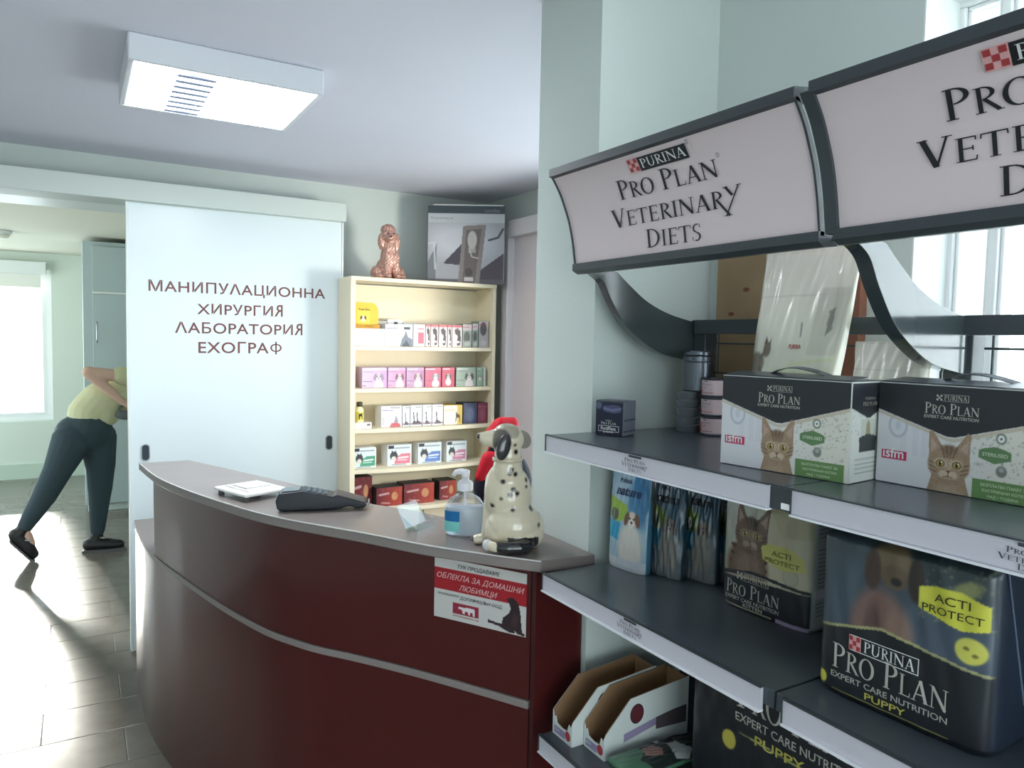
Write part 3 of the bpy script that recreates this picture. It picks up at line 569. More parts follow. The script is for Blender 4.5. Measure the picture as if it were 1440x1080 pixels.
z = SH[3]
for a,b,h,pc,lab in ((1.282,1.415,.113,(78,150,120),'white and green box with a small cat, left end of the fourth shelf'),(1.478,1.625,.118,(214,120,136),'white and pink box with a grey dog, second on the fourth shelf'),(1.662,1.812,.12,(96,128,196),'white and blue box with a black and white dog, fourth shelf'),(1.842,1.975,.12,(200,130,160),'pale pink box beside the jacket, right on the fourth shelf')):
    cv = Canvas(100,75,52,40,(214,224,226)); cv.poly([(28,6),(96,6),(96,44),(60,44),(34,30)],pc); cv.ell(26,36,16,16,(60,60,66)); cv.ell(26,26,10,9,(214,206,200)); cv.poly([(14,44),(18,58),(24,48)],(60,60,66)); cv.poly([(28,48),(34,58),(38,44)],(60,60,66)); cv.rect(2,62,26,74,(40,40,50)); cv.line([(30,64),(90,64)],5,(150,160,170)); cv.line([(46,28),(86,30)],5,(236,240,240)); cv.line([(44,20),(80,20)],4,(236,240,240),.7); cv.rect(16,2,78,5,(30,34,50))
    bx(z,a,b,h,cv,CW,'medicine_box',lab,G4,y=3.85)
z = SH[4]
for a,b,h,y,lab in ((1.278,1.40,.165,3.87,'tall dark maroon box at the left end of the lowest shelf'),(1.405,1.56,.105,3.82,'dark red flat box with white print, lowest shelf'),(1.562,1.75,.115,3.81,'orange-red box with a small dog, middle of the lowest shelf'),(1.79,1.90,.112,3.83,'red box right of the orange-red one, behind the pump bottle')):
    cv = Canvas(100,70,44,34,(104,32,40)); cv.put((cv.X/100)*(1 if h<.16 else .1),(176,64,44)); cv.ell(70,36,12,16,(206,160,110),.8); cv.line([(12,44),(46,48)],7,(214,190,190),.8); cv.line([(20,14),(50,10)],5,(214,180,180),.7); cv.specks(20,0,0,100,70,4,(150,90,90),.5)
    bx(z,a,b,h,cv,CB,'food_box',lab,G5,y=y,d=.11)

# ---- poodle figurine on the bookcase
def dogfig():
    m = MB(); E = m.ell
    E((0,.03,.06),(.062,.07,.065)); E((0,.0,.11),(.047,.055,.085)); E((-.005,-.01,.17),(.04,.042,.06)); E((-.01,-.015,.235),(.046,.045,.045)); E((-.012,-.01,.272),(.040,.040,.030))
    E((-.022,-.058,.222),(.022,.03,.019)); E((-.050,-.01,.205),(.018,.024,.045)); E((.036,-.012,.205),(.020,.024,.05))
    for s in (-1,1):
        m.cone((s*.024,-.03,.13),(s*.026,-.045,.02),.022,.02); E((s*.028,-.058,.014),(.02,.028,.015)); E((s*.062,.02,.035),(.034,.05,.038)); E((s*.066,-.03,.013),(.022,.034,.015))
    return m
me = remeshed(dogfig(), .0045, 2); v = verts(me); 
n = np.empty(len(v)*3, np.float32); me.vertices.foreach_get('normal', n); n = n.reshape(-1,3)
k = np.sin(v[:,0]*330+np.sin(v[:,2]*140)*2)*np.sin(v[:,2]*190+v[:,1]*260)*.0042*(v[:,2]>.02)
v2 = v+n*k[:,None]; me.vertices.foreach_set('co', v2.ravel()); me.update()
pf = thing('poodle_figurine','rose-gold sitting curly dog figurine on top of the bookcase','figurine',(1.505,3.92,1.921))
link('figurine_body', me, mat('rose_gold_glaze', rgb(206,160,144), .28, metal=.45, spec=.6), pf, smooth=True)
eyes = MB()
for s in (-1,1): eyes.ell((-.012+s*.016,-.056,.246),(.005,.004,.005),10,6)
eyes.ell((-.024,-.088,.226),(.007,.005,.005),10,6); obj('eyes_and_nose', eyes, CB, pf, smooth=True)['kind'] = 'stuff'

# ---- large grey product box on the bookcase
cv = Canvas(100,110,110,120,(196,198,202)); cv.rect(0,99,100,110,(66,78,84)); cv.rect(0,0,100,99,(170,170,176)); cv.ell(40,62,42,26,(205,205,210),1,.9); cv.rect(0,86,100,99,(196,200,202))
cv.poly([(20,28),(46,58),(42,26)],(74,68,78)); cv.poly([(70,20),(100,44),(100,0),(66,0)],(78,68,78)); cv.poly([(0,30),(12,56),(10,0),(0,0)],(120,124,128)); cv.rect(0,0,100,6,(96,92,98),.8)
cv.poly([(40,0),(46,82),(76,84),(68,0)],(138,128,124)); cv.poly([(46,0),(50,76),(70,78),(62,0)],(110,98,96)); cv.ell(58,62,6,13,(196,190,186)); cv.poly([(53,44),(63,44),(60,70),(56,70)],(190,184,180),.7); cv.line([(54,50),(58,38),(66,36)],1.5,(200,196,190)); cv.rect(48,3,60,9,(206,200,198)); cv.ell(54,16,5,6,(80,70,70)); cv.line([(80,62),(92,66),(98,78)],3,(80,76,84)); cv.line([(0,56),(8,58),(10,20)],2,(220,222,222),.8)
pb = thing('product_box','large grey upright product box with photo on top of the bookcase, right','box',(1.765,3.985,1.919),-math.atan2(.235,.375))
obj('carton_body', MB().box(0,.45,0,.05,0,.45), mat('box_grey_edge', rgb(120,124,128), .5), pb, bevel=.002)
obj('printed_front', cv.mesh(lambda u,v:(.002+u*.446,-.0008,.002+v*.446)), printmat('print_card'), pb, cols=cv.cols())
obj('lid_flap', MB().box(.03,.44,.004,.046,.451,.458), CW, pb)
ink('lettering', fit(sans('comfee',1,0,.02), .33,.42,.414), flat(-.0016), I_GREY, pb); ink('lettering', fit(sans('Pet grooming set',1,0,0), .02,.15,.372), flat(-.0016), I_GREY, pb)

# ------------------------------------------------------------ things on the counter
T = 1.1004
te = thing('payment_terminal','black handheld payment terminal lying on the counter','terminal',(.585,2.10,T),math.radians(-20))
TB = mat('terminal_black', rgb(22,27,36), .34, spec=.5)
prof = [(-.10,.006),(-.105,.03),(-.095,.052),(-.03,.058),(.055,.040),(.062,.046),(.145,.022),(.15,.012),(.125,.004),(.10,.012),(.06,.004),(-.08,0)]
m_ = MB(); m_.prism(prof,-.042,.042,'y'); obj('terminal_body', m_, TB, te, bevel=.006, seg=3)
obj('screen', MB().add([(-.088,-.030,.0535),(-.040,-.030,.0578),(-.040,.030,.0578),(-.088,.030,.0535),(-.088,-.030,.0555),(-.040,-.030,.0598),(-.040,.030,.0598),(-.088,.030,.0555)],[(0,1,2,3),(4,5,6,7),(0,1,5,4),(1,2,6,5),(2,3,7,6),(3,0,4,7)]), mat('lcd_greyblue', rgb(92,104,112), .2), te)
for i in range(4):
    for j in range(3):
        x = -.022+i*.016; z_ = .0568-(x+.03)*.21; obj('key', MB().box(x,x+.011,-.027+j*.02,-.012+j*.02,z_-.002,z_+.0025), mat('key_grey', rgb(84,98,112), .4), te)
obj('card_slot', MB().box(.152,.156,-.03,.03,.012,.018), mat('slot_light', rgb(120,130,130), .4), te)
wt = thing('white_tray','white square plastic tray on small feet beside the terminal','tray',(.46,2.36,T),math.radians(20))
WP = mat('white_plastic', rgb(236,234,230), .35)
obj('tray_plate', MB().box(-.075,.075,-.09,.09,.014,.024), WP, wt, bevel=.004, seg=3)
obj('raised_rim', MB().box(-.03,.055,-.02,.06,.024,.030).box(-.05,-.04,-.06,.07,.024,.028), WP, wt, bevel=.002)
for a in (-.06,.06):
    for b in (-.072,.072): obj('foot', MB().lathe([(.009,0),(.009,.014)],12,a,b), mat('foot_grey', rgb(90,88,86), .6), wt)
ac = thing('card_holder','clear acrylic business card holder left of the pump bottle','card holder',(.775,1.775,T),math.radians(35))
ACR = panemat('clear_acrylic', (.86,.92,.94), 1.55)
obj('back_plate', MB().add([(-.048,.012,.002),(.048,.012,.002),(.048,.042,.058),(-.048,.042,.058),(-.048,.0145,.002),(.048,.0145,.002),(.048,.0445,.058),(-.048,.0445,.058)],[(0,1,2,3),(4,5,6,7),(0,1,5,4),(1,2,6,5),(2,3,7,6),(3,0,4,7)]), ACR, ac)
obj('base_plate', MB().box(-.048,.048,-.02,.0145,0,.0022), ACR, ac); obj('front_lip', MB().box(-.048,.048,-.022,-.0195,0,.018), ACR, ac)
for s in (-.048,.046): obj('side_gusset', MB().prism([(-.019,.0024),(.011,.0024),(.03,.036)],s,s+.002,'x'), ACR, ac)

sb = thing('sanitizer_bottle','clear pump bottle of hand sanitizer with blue label beside the spotted dog','bottle',(.846,1.655,T),math.radians(-28))
prof = [(.001,0),(.046,.0),(.05,.004),(.051,.05),(.051,.062),(.048,.078),(.038,.094),(.022,.104),(.0165,.107),(.0165,.116)]
obj('bottle_body', MB().lathe(prof,36,ey=.62,cap=False), mat('clear_bottle', (.93,.95,.97), .06, trans=.9, ior=1.3, alpha=.5), sb, smooth=True)
obj('gel', MB().lathe([(.046,.003),(.0485,.006),(.0485,.062),(.047,.072),(.0465,.0722)],36,ey=.60), mat('sanitizer_gel', rgb(214,226,236), .2, trans=.5, ior=1.3), sb, smooth=True)
def lab(z0,z1,a0,a1):
    return MB().grid(14,4,lambda u,v:(.0515*math.cos(a0+(a1-a0)*u), .0515*.62*math.sin(a0+(a1-a0)*u)-.0006, z0+(z1-z0)*v))
obj('label', lab(.038,.064,PI*.93,PI*1.42), mat('label_blue', rgb(20,104,160), .4), sb, label='blue upper label'); obj('label', lab(.012,.0375,PI*.93,PI*1.42), mat('label_teal', rgb(120,196,190), .4), sb, label='pale teal lower label')
PW_ = mat('pump_white', rgb(226,224,230), .35)
obj('pump_collar', MB().lathe([(.019,.113),(.0195,.115),(.0195,.132),(.016,.137),(.010,.139),(.008,.150)],24), PW_, sb, smooth=True)
pm = MB().lathe([(.0095,.146),(.010,.150),(.011,.162),(.009,.165)],16); pm.tube([(.0,0,.159),(-.014,0,.1615),(-.024,0,.159),(-.031,0,.150)],[.0085,.0075,.006,.005],10)
obj('pump_head', pm, PW_, sb, smooth=True); obj('dip_tube', MB().tube([(0,0,.113),(0,0,.06),(.006,0,.01)],.0028,8), PW_, sb, smooth=True)

# ---- dalmatian figurine
m = MB(); E = m.ell
E((.008,.0,.055),(.066,.060,.056)); E((-.002,.012,.120),(.055,.048,.080)); E((-.028,.02,.13),(.035,.035,.07)); E((-.010,.006,.185),(.036,.036,.065)); E((-.012,.0,.225),(.033,.032,.04))
E((-.012,-.002,.262),(.040,.034,.034)); m.cone((-.03,.004,.262),(-.066,.010,.264),.028,.017); E((-.078,.010,.270),(.011,.011,.009)); E((-.016,.0,.282),(.03,.028,.018))
m.cone((-.036,.030,.16),(-.050,.035,.02),.022,.015); m.cone((-.01,.05,.16),(-.03,.065,.02),.02,.014); E((-.066,.045,.012),(.022,.016,.013)); E((-.04,.068,.012),(.022,.016,.013))
E((.050,.01,.045),(.035,.05,.045)); E((-.030,.01,.040),(.032,.045,.042)); E((.03,-.02,.03),(.045,.04,.03))
m.tube([(.03,-.052,.018),(.0,-.066,.016),(-.03,-.062,.016),(-.06,-.045,.017),(-.068,-.03,.018)],[.014,.016,.015,.012,.012],12)
me = remeshed(m, .0036, 5); v = verts(me); c = np.ones((len(v),3))*np.array(rgb(222,208,182))
def spot(x,z,r,col=(34,30,28),y=-1,a=1,rx=1,rz=1):
    d = np.hypot((v[:,0]-x)/rx,(v[:,2]-z)/rz); t = np.clip((r-d)/.0035+.5,0,1)*(v[:,1]*y>-.0)*a; c[:] = c*(1-t[:,None])+np.array(rgb(*col))*t[:,None]
for x,z,r in ((-.012,.193,.006),(-.016,.184,.0055),(-.002,.182,.006),(-.030,.164,.0055),(-.008,.146,.006),(-.015,.134,.0065),(.001,.137,.006),(-.035,.124,.004),(-.010,.100,.0055),(.040,.098,.006),(.030,.165,.005),(.028,.15,.004),(-.002,.235,.006),(-.006,.252,.004),(-.052,.105,.005),(.055,.06,.005),(.02,.2,.004)): spot(x,z,r)
spot(-.035,.262,.02,(60,58,58),a=.85,rz=1.35); spot(-.012,.287,.02,(70,66,64),a=.5)
t = ((v[:,1]<-.046)&(v[:,2]<.036)&(v[:,0]<.05)&(v[:,0]>-.055)); c[t] = rgb(40,38,40)
for k in range(26):
    a = RNG.uniform(-.06,.06); b = RNG.uniform(.03,.28); spot(a,b,.005,y=1)
c[(v[:,0]<-.083)] = rgb(60,50,50)
setcol(me, c)
da = thing('dalmatian_figurine','glazed ceramic spotted dog figurine sitting on the counter end, back turned','figurine',(.893,1.50,T),math.radians(-12))
CER = printmat('ceramic_glaze', .12, .6, coat=.6); link('figurine_body', me, CER, da, smooth=True)
ear = MB(); ear.ell((-.034,-.034,.248),(.017,.008,.032),16,10, Matrix.Rotation(.25,3,'Y')); e1 = obj('ear', ear, mat('ear_dark_glaze', rgb(58,56,58), .12, coat=.6), da, smooth=True)
ear = MB(); ear.ell((.020,-.012,.262),(.020,.010,.024),16,10, Matrix.Rotation(-.7,3,'Y')); obj('ear', ear, mat('ear_grey_glaze', rgb(150,142,132), .12, coat=.6), da, smooth=True)
obj('collar_band', MB().lathe([(.0345,.209),(.037,.212),(.037,.216),(.0345,.219)],28,-.012,.003,cap=False), mat('collar_cream', rgb(206,192,166), .2, coat=.5), da, smooth=True)
obj('tail_tip', MB().ell((-.068,-.03,.018),(.013,.015,.013)), mat('tip_white', rgb(206,204,202), .12, coat=.6), da, smooth=True)

# ---- red and black pet jacket on a hanger behind the counter
jk = thing('pet_jacket','red and black hooded pet jacket hanging on a stand behind the spotted dog','jacket',(1.27,2.2,0))
JR = mat('jacket_red', rgb(206,24,44), .6, spec=.3, bump=.2, bscale=40); JB = mat('jacket_black', rgb(24,22,36), .7, spec=.2, bump=.2, bscale=40)
m = MB(); E = m.ell; E((1.285,2.22,1.08),(.11,.09,.14)); E((1.29,2.23,.92),(.13,.10,.18)); E((1.25,2.19,1.19),(.05,.05,.05))
jb = link('jacket_body', remeshed(MB().add([(a-1.27,b-2.2,c_) for a,b,c_ in m.v], m.f),.012,4), JB, jk, smooth=True)
def red(name, parts, squash=None):
    m = MB()
    for p in parts: m.cone(*p)
    me = remeshed(MB().add([(a-1.27,b-2.2,c_) for a,b,c_ in m.v], m.f), .008, 4); return link(name, me, JR, jk, smooth=True)
red('hood', [((1.220,2.20,1.262),(1.265,2.20,1.292),.030,.040),((1.265,2.20,1.292),(1.295,2.22,1.275),.040,.045),((1.21,2.18,1.262),(1.245,2.18,1.305),.016,.026),((1.245,2.18,1.305),(1.30,2.19,1.308),.024,.024),((1.26,2.21,1.20),(1.28,2.21,1.26),.045,.04)])
red('collar', [((1.148,2.14,1.140),(1.180,2.14,1.200),.018,.026),((1.180,2.14,1.200),(1.225,2.14,1.190),.026,.028),((1.15,2.14,1.14),(1.20,2.12,1.155),.014,.012),((1.225,2.14,1.19),(1.26,2.17,1.16),.028,.02)])
obj('stand_pole', MB().tube([(1.29,2.23,.0),(1.29,2.23,1.15)],.012,12), ALU, jk, W=True, smooth=True); obj('stand_base', MB().lathe([(.14,0),(.14,.012),(.02,.02)],24,1.29,2.23,0), ALU, jk, W=True)

# ------------------------------------------------------------ display shelving with header sign
DG = mat('shelf_dark_steel', rgb(72,80,86), .30, metal=.0, spec=.6, noise=.04, scale=10, coat=.25)
DP = mat('post_dark_grey', rgb(62,68,72), .38, spec=.5)
GP = mat('bracket_glossy_grey', rgb(58,66,68), .14, spec=.7, coat=.5)
CH = mat('price_channel_white', rgb(206,202,210), .35)
SIGN = mat('sign_acrylic', rgb(226,208,210), .35, spec=.4, noise=.02, scale=3)
su = thing('display_shelving','dark grey steel display shelving with white price rails and curved lettered header sign','shelving',(1.1,.68,0))
XF,XB = .883,1.285; YS = [1.34,.700,.660,.02]     # section limits
HP = smoothcurve([(.949,1.762),(.945,1.785),(.940,1.815),(.930,1.855),(.917,1.888),(.902,1.919),(.880,1.951)],4)
hz = np.array([p[1] for p in HP]); hx = np.array([p[0] for p in HP])
def hX(z): return float(np.interp(z,hz,hx))
for k,(ya,yb) in enumerate(((1.34,.714),(.690,.04))):
    outer = HP; inner = [(x+.004,z) for x,z in HP][::-1]
    obj('sign_panel', MB().prism(outer+inner, yb+.004, ya-.004,'y'), SIGN, su, W=True, smooth=False)
    obj('sign_top_trim', MB().prism([(.874,1.948),(.874,1.964),(.915,1.970),(.915,1.950),(.889,1.944)], yb, ya,'y'), DP, su, W=True)
    obj('sign_bottom_trim', MB().prism([(.941,1.753),(.941,1.768),(.952,1.768),(.985,1.764),(.985,1.749),(.955,1.746)], yb, ya,'y'), DP, su, W=True)
    rim = [(x-.003,z) for x,z in HP]+[(x+.006,z) for x,z in HP][::-1]
    obj('sign_end_trim', MB().prism(rim, ya-.004, ya,'y'), DP, su, W=True)
    if k: obj('sign_end_trim', MB().prism([(x-.006,z) for x,z in HP]+[(x+.008,z) for x,z in HP][::-1], ya-.006, ya+.014,'y'), DP, su, W=True)
    else: obj('sign_end_trim', MB().prism(rim, yb, yb+.004,'y'), DP, su, W=True)
    y0 = 1.34-.628*k
    fn = lambda a,b,y0=y0: (hX(b)-.0022, y0-a, b)
    o_ = ink('lettering', merge(fit(serif('PRO PLAN',1,None,[1,.8,.8,1,1,.8,.8,.8]),.186,.446,1.876,.034), ), fn, I_BLACK, su, W=True)
    vt = serif('VETERINAry',1,None,[1,.82,.82,.82,.82,.82,.82,.82,.82,.84])
    ink('lettering', fit(vt,.148,.487,1.827,.034), fn, I_BLACK, su, W=True)
    ink('lettering', fit(serif('DIETS',1,None,[1,.86,.86,.86,.86]),.241,.386,1.780,.034), fn, I_BLACK, su, W=True)
    ink('emblem', quad(.270,1.915,.394,1.937), fn, I_BLACK, su, W=True)
    fn2 = lambda a,b,y0=y0: (hX(b)-.0030, y0-a, b)
    ink('lettering', fit(serif('PURINA',1),.274,.390,1.919,.0145), fn2, I_WHITE, su, W=True)
    ink('emblem', quad(.241,1.9155,.2695,1.938), fn, I_PALE, su, W=True)
    cq = checker(0,0,1); ink('emblem', ([(.2425+a*.0255,1.917+b*.0195) for a,b in cq[0]],cq[1]), fn2, I_RED, su, W=True)
    rg = []; [rg.extend(_arc(.400,1.938,.0035,.0035,0,360,.001,.001,10)), rg.extend(_arc(.454,1.908,.0035,.0035,0,360,.001,.001,10))]
    ink('lettering', ([p for q in rg for p in q],[tuple(range(4*i,4*i+4)) for i in range(len(rg))]), fn, I_GREY, su, W=True)
    # posts, rails, back
lowc = smoothcurve([(.950,1.752),(.975,1.750),(1.007,1.730),(1.032,1.690),(1.075,1.636),(1.129,1.598),(1.185,1.573),(1.254,1.560),(1.285,1.556)],5)
upc = smoothcurve([(1.046,1.755),(1.082,1.728),(1.136,1.693),(1.204,1.667),(1.285,1.650)],5)
for ya in (1.316,.678,.03): obj('header_bracket', MB().prism(lowc+upc[::-1]+[(1.0,1.765),(.955,1.765)], ya-.004, ya+.022,'y'), GP, su, W=True, bevel=.001, seg=1)
for ya in (1.276,.667,.02): obj('post', MB().box(1.286,1.326,ya,ya+.048,0,1.655), DP, su, W=True, bevel=.002)
obj('top_rail', MB().box(1.272,1.30,.71,1.30,1.622,1.655), DP, su, W=True, bevel=.002); obj('top_rail', MB().box(1.272,1.30,.06,.70,1.622,1.655), DP, su, W=True, bevel=.002)
for ya,yb in ((.72,1.27),(.075,.66)):
    for zz in (1.44,1.53,1.60): obj('back_wire', MB().tube([(1.31,ya,zz),(1.31,yb,zz)],.0022,6), DP, su, W=True)
    for q in (ya+.012,(ya+yb)/2,yb-.012): obj('back_wire', MB().tube([(1.312,q,1.39),(1.312,q,1.622)],.0022,6), DP, su, W=True)
    obj('back_panel', MB().box(1.30,1.308,ya-.005,yb+.005,.12,1.385), DG, su, W=True)
for k,(ya,yb) in enumerate(((1.34,.735),(.694,.05))):
    for z_ in (1.393,1.083,.714,.20):
        sh = obj('shelf', MB().box(XF+.006,XB,(.716,.05)[k],(1.34,.712)[k],z_-.028,z_), DG, su, W=True, bevel=.0015)
        obj('price_rail', MB().box(XF-.001,XF+.005,yb,ya,z_-.036,z_-.002), CH, sh, W=True)
        obj('rail_lip', MB().box(XF-.006,XF+.006,yb,ya,z_-.0395,z_-.0365), mat('rail_lip_white', rgb(236,236,240), .3), sh, W=True)
        obj('rail_lip', MB().box(XF-.0025,XF+.0055,yb,ya,z_-.0018,z_+.0004), DP, sh, W=True)
        obj('rail_end_cap', MB().box(XF-.003,XF+.006,ya,ya+.002,z_-.036,z_+.001), DP, sh, W=True)
        if z_ > .3:
            fn = lambda a,b,y0=(1.34,.680)[k],z0=z_: (XF-.0022, y0-a, z0+b); x0 = .262
            nk = mat('ink_rail', rgb(66,64,74), .5)
            ink('lettering', merge(fit(serif('PRO PLAN',1,None,[1,.8,.8,1,1,.8,.8,.8]),x0+.008,x0+.066,-.0165,.0068), fit(serif('VETERINAry',1,None,[1,.82,.82,.82,.82,.82,.82,.82,.82,.84]),x0,x0+.074,-.0250,.0068), fit(serif('DIETS',1,None,[1,.86,.86,.86,.86]),x0+.020,x0+.056,-.0335,.0068), quad(x0+.02,-.0072,x0+.056,-.003)), fn, nk, sh, W=True)
obj('rail_clip', MB().box(.884,.889,.6945,.7345,1.357,1.391), DP, su, W=True, bevel=.001)
obj('clip_label', MB().box(.8825,.884,.698,.713,1.360,1.369), mat('clip_white', rgb(252,252,252), .3), su, W=True)

R90 = -PI/2      # local x -> world -Y (left to right for a viewer facing +X), local y -> world +X
Z1s,Z2s,Z3s = 1.3936,1.0836,.7146
# wooden boards on the street wall behind the shelving
WD = mat('pine_board', rgb(158,132,100), .55, noise=.14, scale=7, bump=.05)
wb = thing('wooden_wall_board','brown pine board fixed upright on the wall behind the shelving, beside the column','board',(1.395,1.26,0))
obj('board', MB().box(1.384,1.408,1.155,1.340,.0,1.84), WD, wb, W=True, bevel=.002)
for y,z_ in ((1.245,1.73),(1.29,1.673)): obj('knot', MB().ell((1.384,y,z_),(.0012,.010,.005)), mat('knot_brown', rgb(120,66,40), .6), wb, W=True)
wb = thing('wooden_wall_board','narrow reddish wooden upright behind the curved sign bracket','board',(1.395,.96,0))
obj('board', MB().box(1.384,1.408,.945,.985,0,1.86), mat('reddish_wood', rgb(150,98,78), .55, noise=.1, scale=9), wb, W=True)
obj('cross_bar', MB().box(1.390,1.408,.985,1.155,1.700,1.712), WHITE, wb, W=True)

# ---- gift cartons with handle (front local w=.232,h=.155)
def giftbox(label, loc, rz, d=.125):
    t = thing('cat_food_gift_box', label, 'box', loc, rz, 'printed gift boxes on the top display shelf')
    w_,h_ = .228,.153; k = 100/.228
    obj('carton_body', MB().box(0,w_,0,d,0,h_), mat('gift_side_white', rgb(214,216,210), .4), t, bevel=.0012, seg=1)
    cv = Canvas(100,67,250,168,(214,212,216)); cv.put((cv.X/100-.35)*2.2,(216,212,200))
    for x_ in (16,24,30): cv.rect(x_,20,x_+4,52,(204,202,210),.6)
    cv.ell(14,39,6.6,8.4,(176,178,188),.8,.12); cv.ell(14,39,5.0,6.6,(214,214,220),.9,.12); cv.ell(14,39,2,3,(190,192,200),.7,.4)
    cv.specks(150,58,12,99,50,.55,(120,124,116),.6); cv.specks(50,62,20,98,46,.8,(150,156,140),.6)
    cv.poly([(0,48.5),(46,34.5),(50,34.3),(100,50),(100,47.6),(50,31.9),(46,32.2),(0,46.6)],(190,178,156),.8)
    cv.poly([(0,49),(46,35),(50,35),(100,50),(100,67),(0,67)],(44,46,50))
    cat(cv,47.5,17.8,12.6,(158,132,108),(96,74,58))
    cv.poly([(65,29.5),(68,31),(74,32.5),(80,31),(83,29.5),(83,25),(80,24),(74,22),(68,24),(65,25)],(98,130,88))
    cv.ell(77,37.5,3.0,3.4,(120,128,118),1,.2); cv.ell(77,37.5,1.9,2.2,(226,226,220),1,.2); cv.ell(77,37.5,.7,.8,(90,96,90)); cv.ell(78,18,3.0,3.4,(120,124,116),1,.3); cv.ell(78,19,1.5,1.5,(190,196,190),.6,.5)
    cv.rect(62,0,97.5,11.8,(104,140,84)); cv.rect(3.6,16,20.5,21.8,(196,48,92))
    f = obj('printed_front', cv.mesh(lambda u,v:(.0008+u*(w_-.0016), -.0006, .0008+v*(h_-.0016))), printmat('print_card'), t, cols=cv.cols())
    F = flat(-.0014,0,0,1/k)
    logo(t, F, 31, 49, 33, I_SILV, I_SILV)
    ink('lettering', fit(sans('isfm',1,0,.015),5,19,17.2), F, I_WHITE, t)
    ink('lettering', merge(fit(sans('БЕЗПЛАТЕН ПАКЕТ ЗА',1,0,.01),67,93,8.3), fit(sans('КАСТРИРАНИ КОТКИ',1,0,.01),68,92,5), fit(sans('НАД 1 ГОДИНА',1,0,.01),71,88,1.8)), F, mat('ink_palegreen', rgb(206,220,190),.5), t)
    ink('lettering', fit(sans('STERILISED',1,0,.01),67,81,26.6), F, mat('ink_palegreen', rgb(206,220,190),.5), t)
    # right hand side face
    ks = 60; cv = Canvas(60*d/.1306,67,70,80,(214,216,208)); Wc = cv.W
    cv.specks(60,0,30,Wc*.5,52,.6,(130,134,126),.6)
    cv.poly([(0,50),(Wc*.45,43),(Wc*.55,43),(Wc,50),(Wc,67),(0,67)],(42,44,50)); cv.rect(Wc*.28,22,Wc*.72,42,(196,200,188)); cv.ell(Wc*.5,34,3,7,(150,140,100),.9,.3); cv.poly([(Wc*.26,20),(Wc*.74,20),(Wc*.76,30),(Wc*.5,32),(Wc*.24,30)],(58,62,64))
    for q in (15,12,9,6): cv.line([(Wc*.15,q),(Wc*.85,q)],.8,(140,146,140),.8)
    obj('printed_side', cv.mesh(lambda u,v:(w_+.0006, .0008+u*(d-.0016), .0008+v*(h_-.0016))), printmat('print_card'), t, cols=cv.cols())
    ink('lettering', merge(fit(serif('PRO PLAN',1),Wc*.3,Wc*.72,51,2.6),fit(serif('PURINA',1),Wc*.36,Wc*.66,55,1.8)), lambda a,b:(w_+.0014,a/Wc*d,b/k), I_SILV, t)
    top = mat('gift_top_dark', rgb(52,60,68), .3, spec=.6)
    obj('top_panel', MB().box(.001,w_-.001,.001,d-.001,h_,h_+.0008), top, t)
    obj('top_flap', MB().add([(.002,.004,h_+.001),(w_-.002,.004,h_+.001),(w_-.002,d*.48,h_+.006),(.002,d*.48,h_+.006),(.002,.004,h_+.0018),(w_-.002,.004,h_+.0018),(w_-.002,d*.48,h_+.0068),(.002,d*.48,h_+.0068)],[(0,1,2,3),(4,5,6,7),(0,1,5,4),(1,2,6,5),(2,3,7,6),(3,0,4,7)]), top, t)
    hp = [(.065+.1*i/12, d*.45-.012*math.sin(PI*i/12), h_+.004+.011*math.sin(PI*i/12)) for i in range(13)]
    hm = MB()
    vs = [];
    for x,y,z_ in hp: vs += [(x,y-.010,z_),(x,y+.010,z_+.002),(x,y+.010,z_+.0032),(x,y-.010,z_+.0012)]
    hm.add(vs, [(4*i+a,4*i+(a+1)%4,4*i+4+(a+1)%4,4*i+4+a) for i in range(12) for a in range(4)]+[(0,1,2,3),(48,49,50,51)])
    obj('carry_handle', hm, top, t, smooth=False)
    return t
giftbox('printed gift box with cat and red square mark, beside the pink cans, left one', (.958,.905,Z1s), R90+.13, .105)
giftbox('printed gift box with cat at the right edge, nearest the camera', (1.062,.684,Z1s), R90+.02, .135)

# ---- supplement box
cv = Canvas(100,85,80,68,(34,38,58)); cv.poly([(26,62),(30,74),(80,76),(94,70),(92,60),(70,56),(40,58)],(104,106,140),.8); cv.line([(28,68),(60,62),(90,68)],3,(140,144,180),.7); cv.line([(30,74),(60,70),(88,74)],2,(60,64,96),.9); cv.ell(10,74,12,10,(120,124,150),.7,.6); cv.rect(0,82,100,85,(60,64,74))
fx = carton('supplement_box','small dark navy supplement box alone at the left end of the top display shelf','box',(.987,1.302,Z1s),R90+.42,.068,.076,.060,cv,mat('supp_side', rgb(126,130,142), .45),None,lid=mat('supp_top', rgb(40,46,60), .4))
F = flat(-.0014,.0008,.0008,.00068)
ink('lettering', merge(fit(serif('PRO PLAN',1,None,[1,.8,.8,1,1,.8,.8,.8]),20,74,34,9), fit(serif('PURINA',1),36,60,45,4), fit(sans('FortiFlora',1,0,.03),20,74,16.5,15), fit(sans('probiotic',1,0,.02),30,66,8,7)), F, I_WHITE, fx)
fr_ = []; [fr_.append(q) for q in (quad(11,11,85,12.6),quad(11,29,85,30.6),quad(11,11,12.4,30),quad(83.6,11,85,30))]; ink('logo_frame', merge(*fr_), F, I_WHITE, fx)
obj('side_band', MB().box(.0683,.0688,.002,.058,.032,.037).box(.0683,.0688,.002,.058,.008,.012), mat('supp_band', rgb(86,90,104), .5), fx)

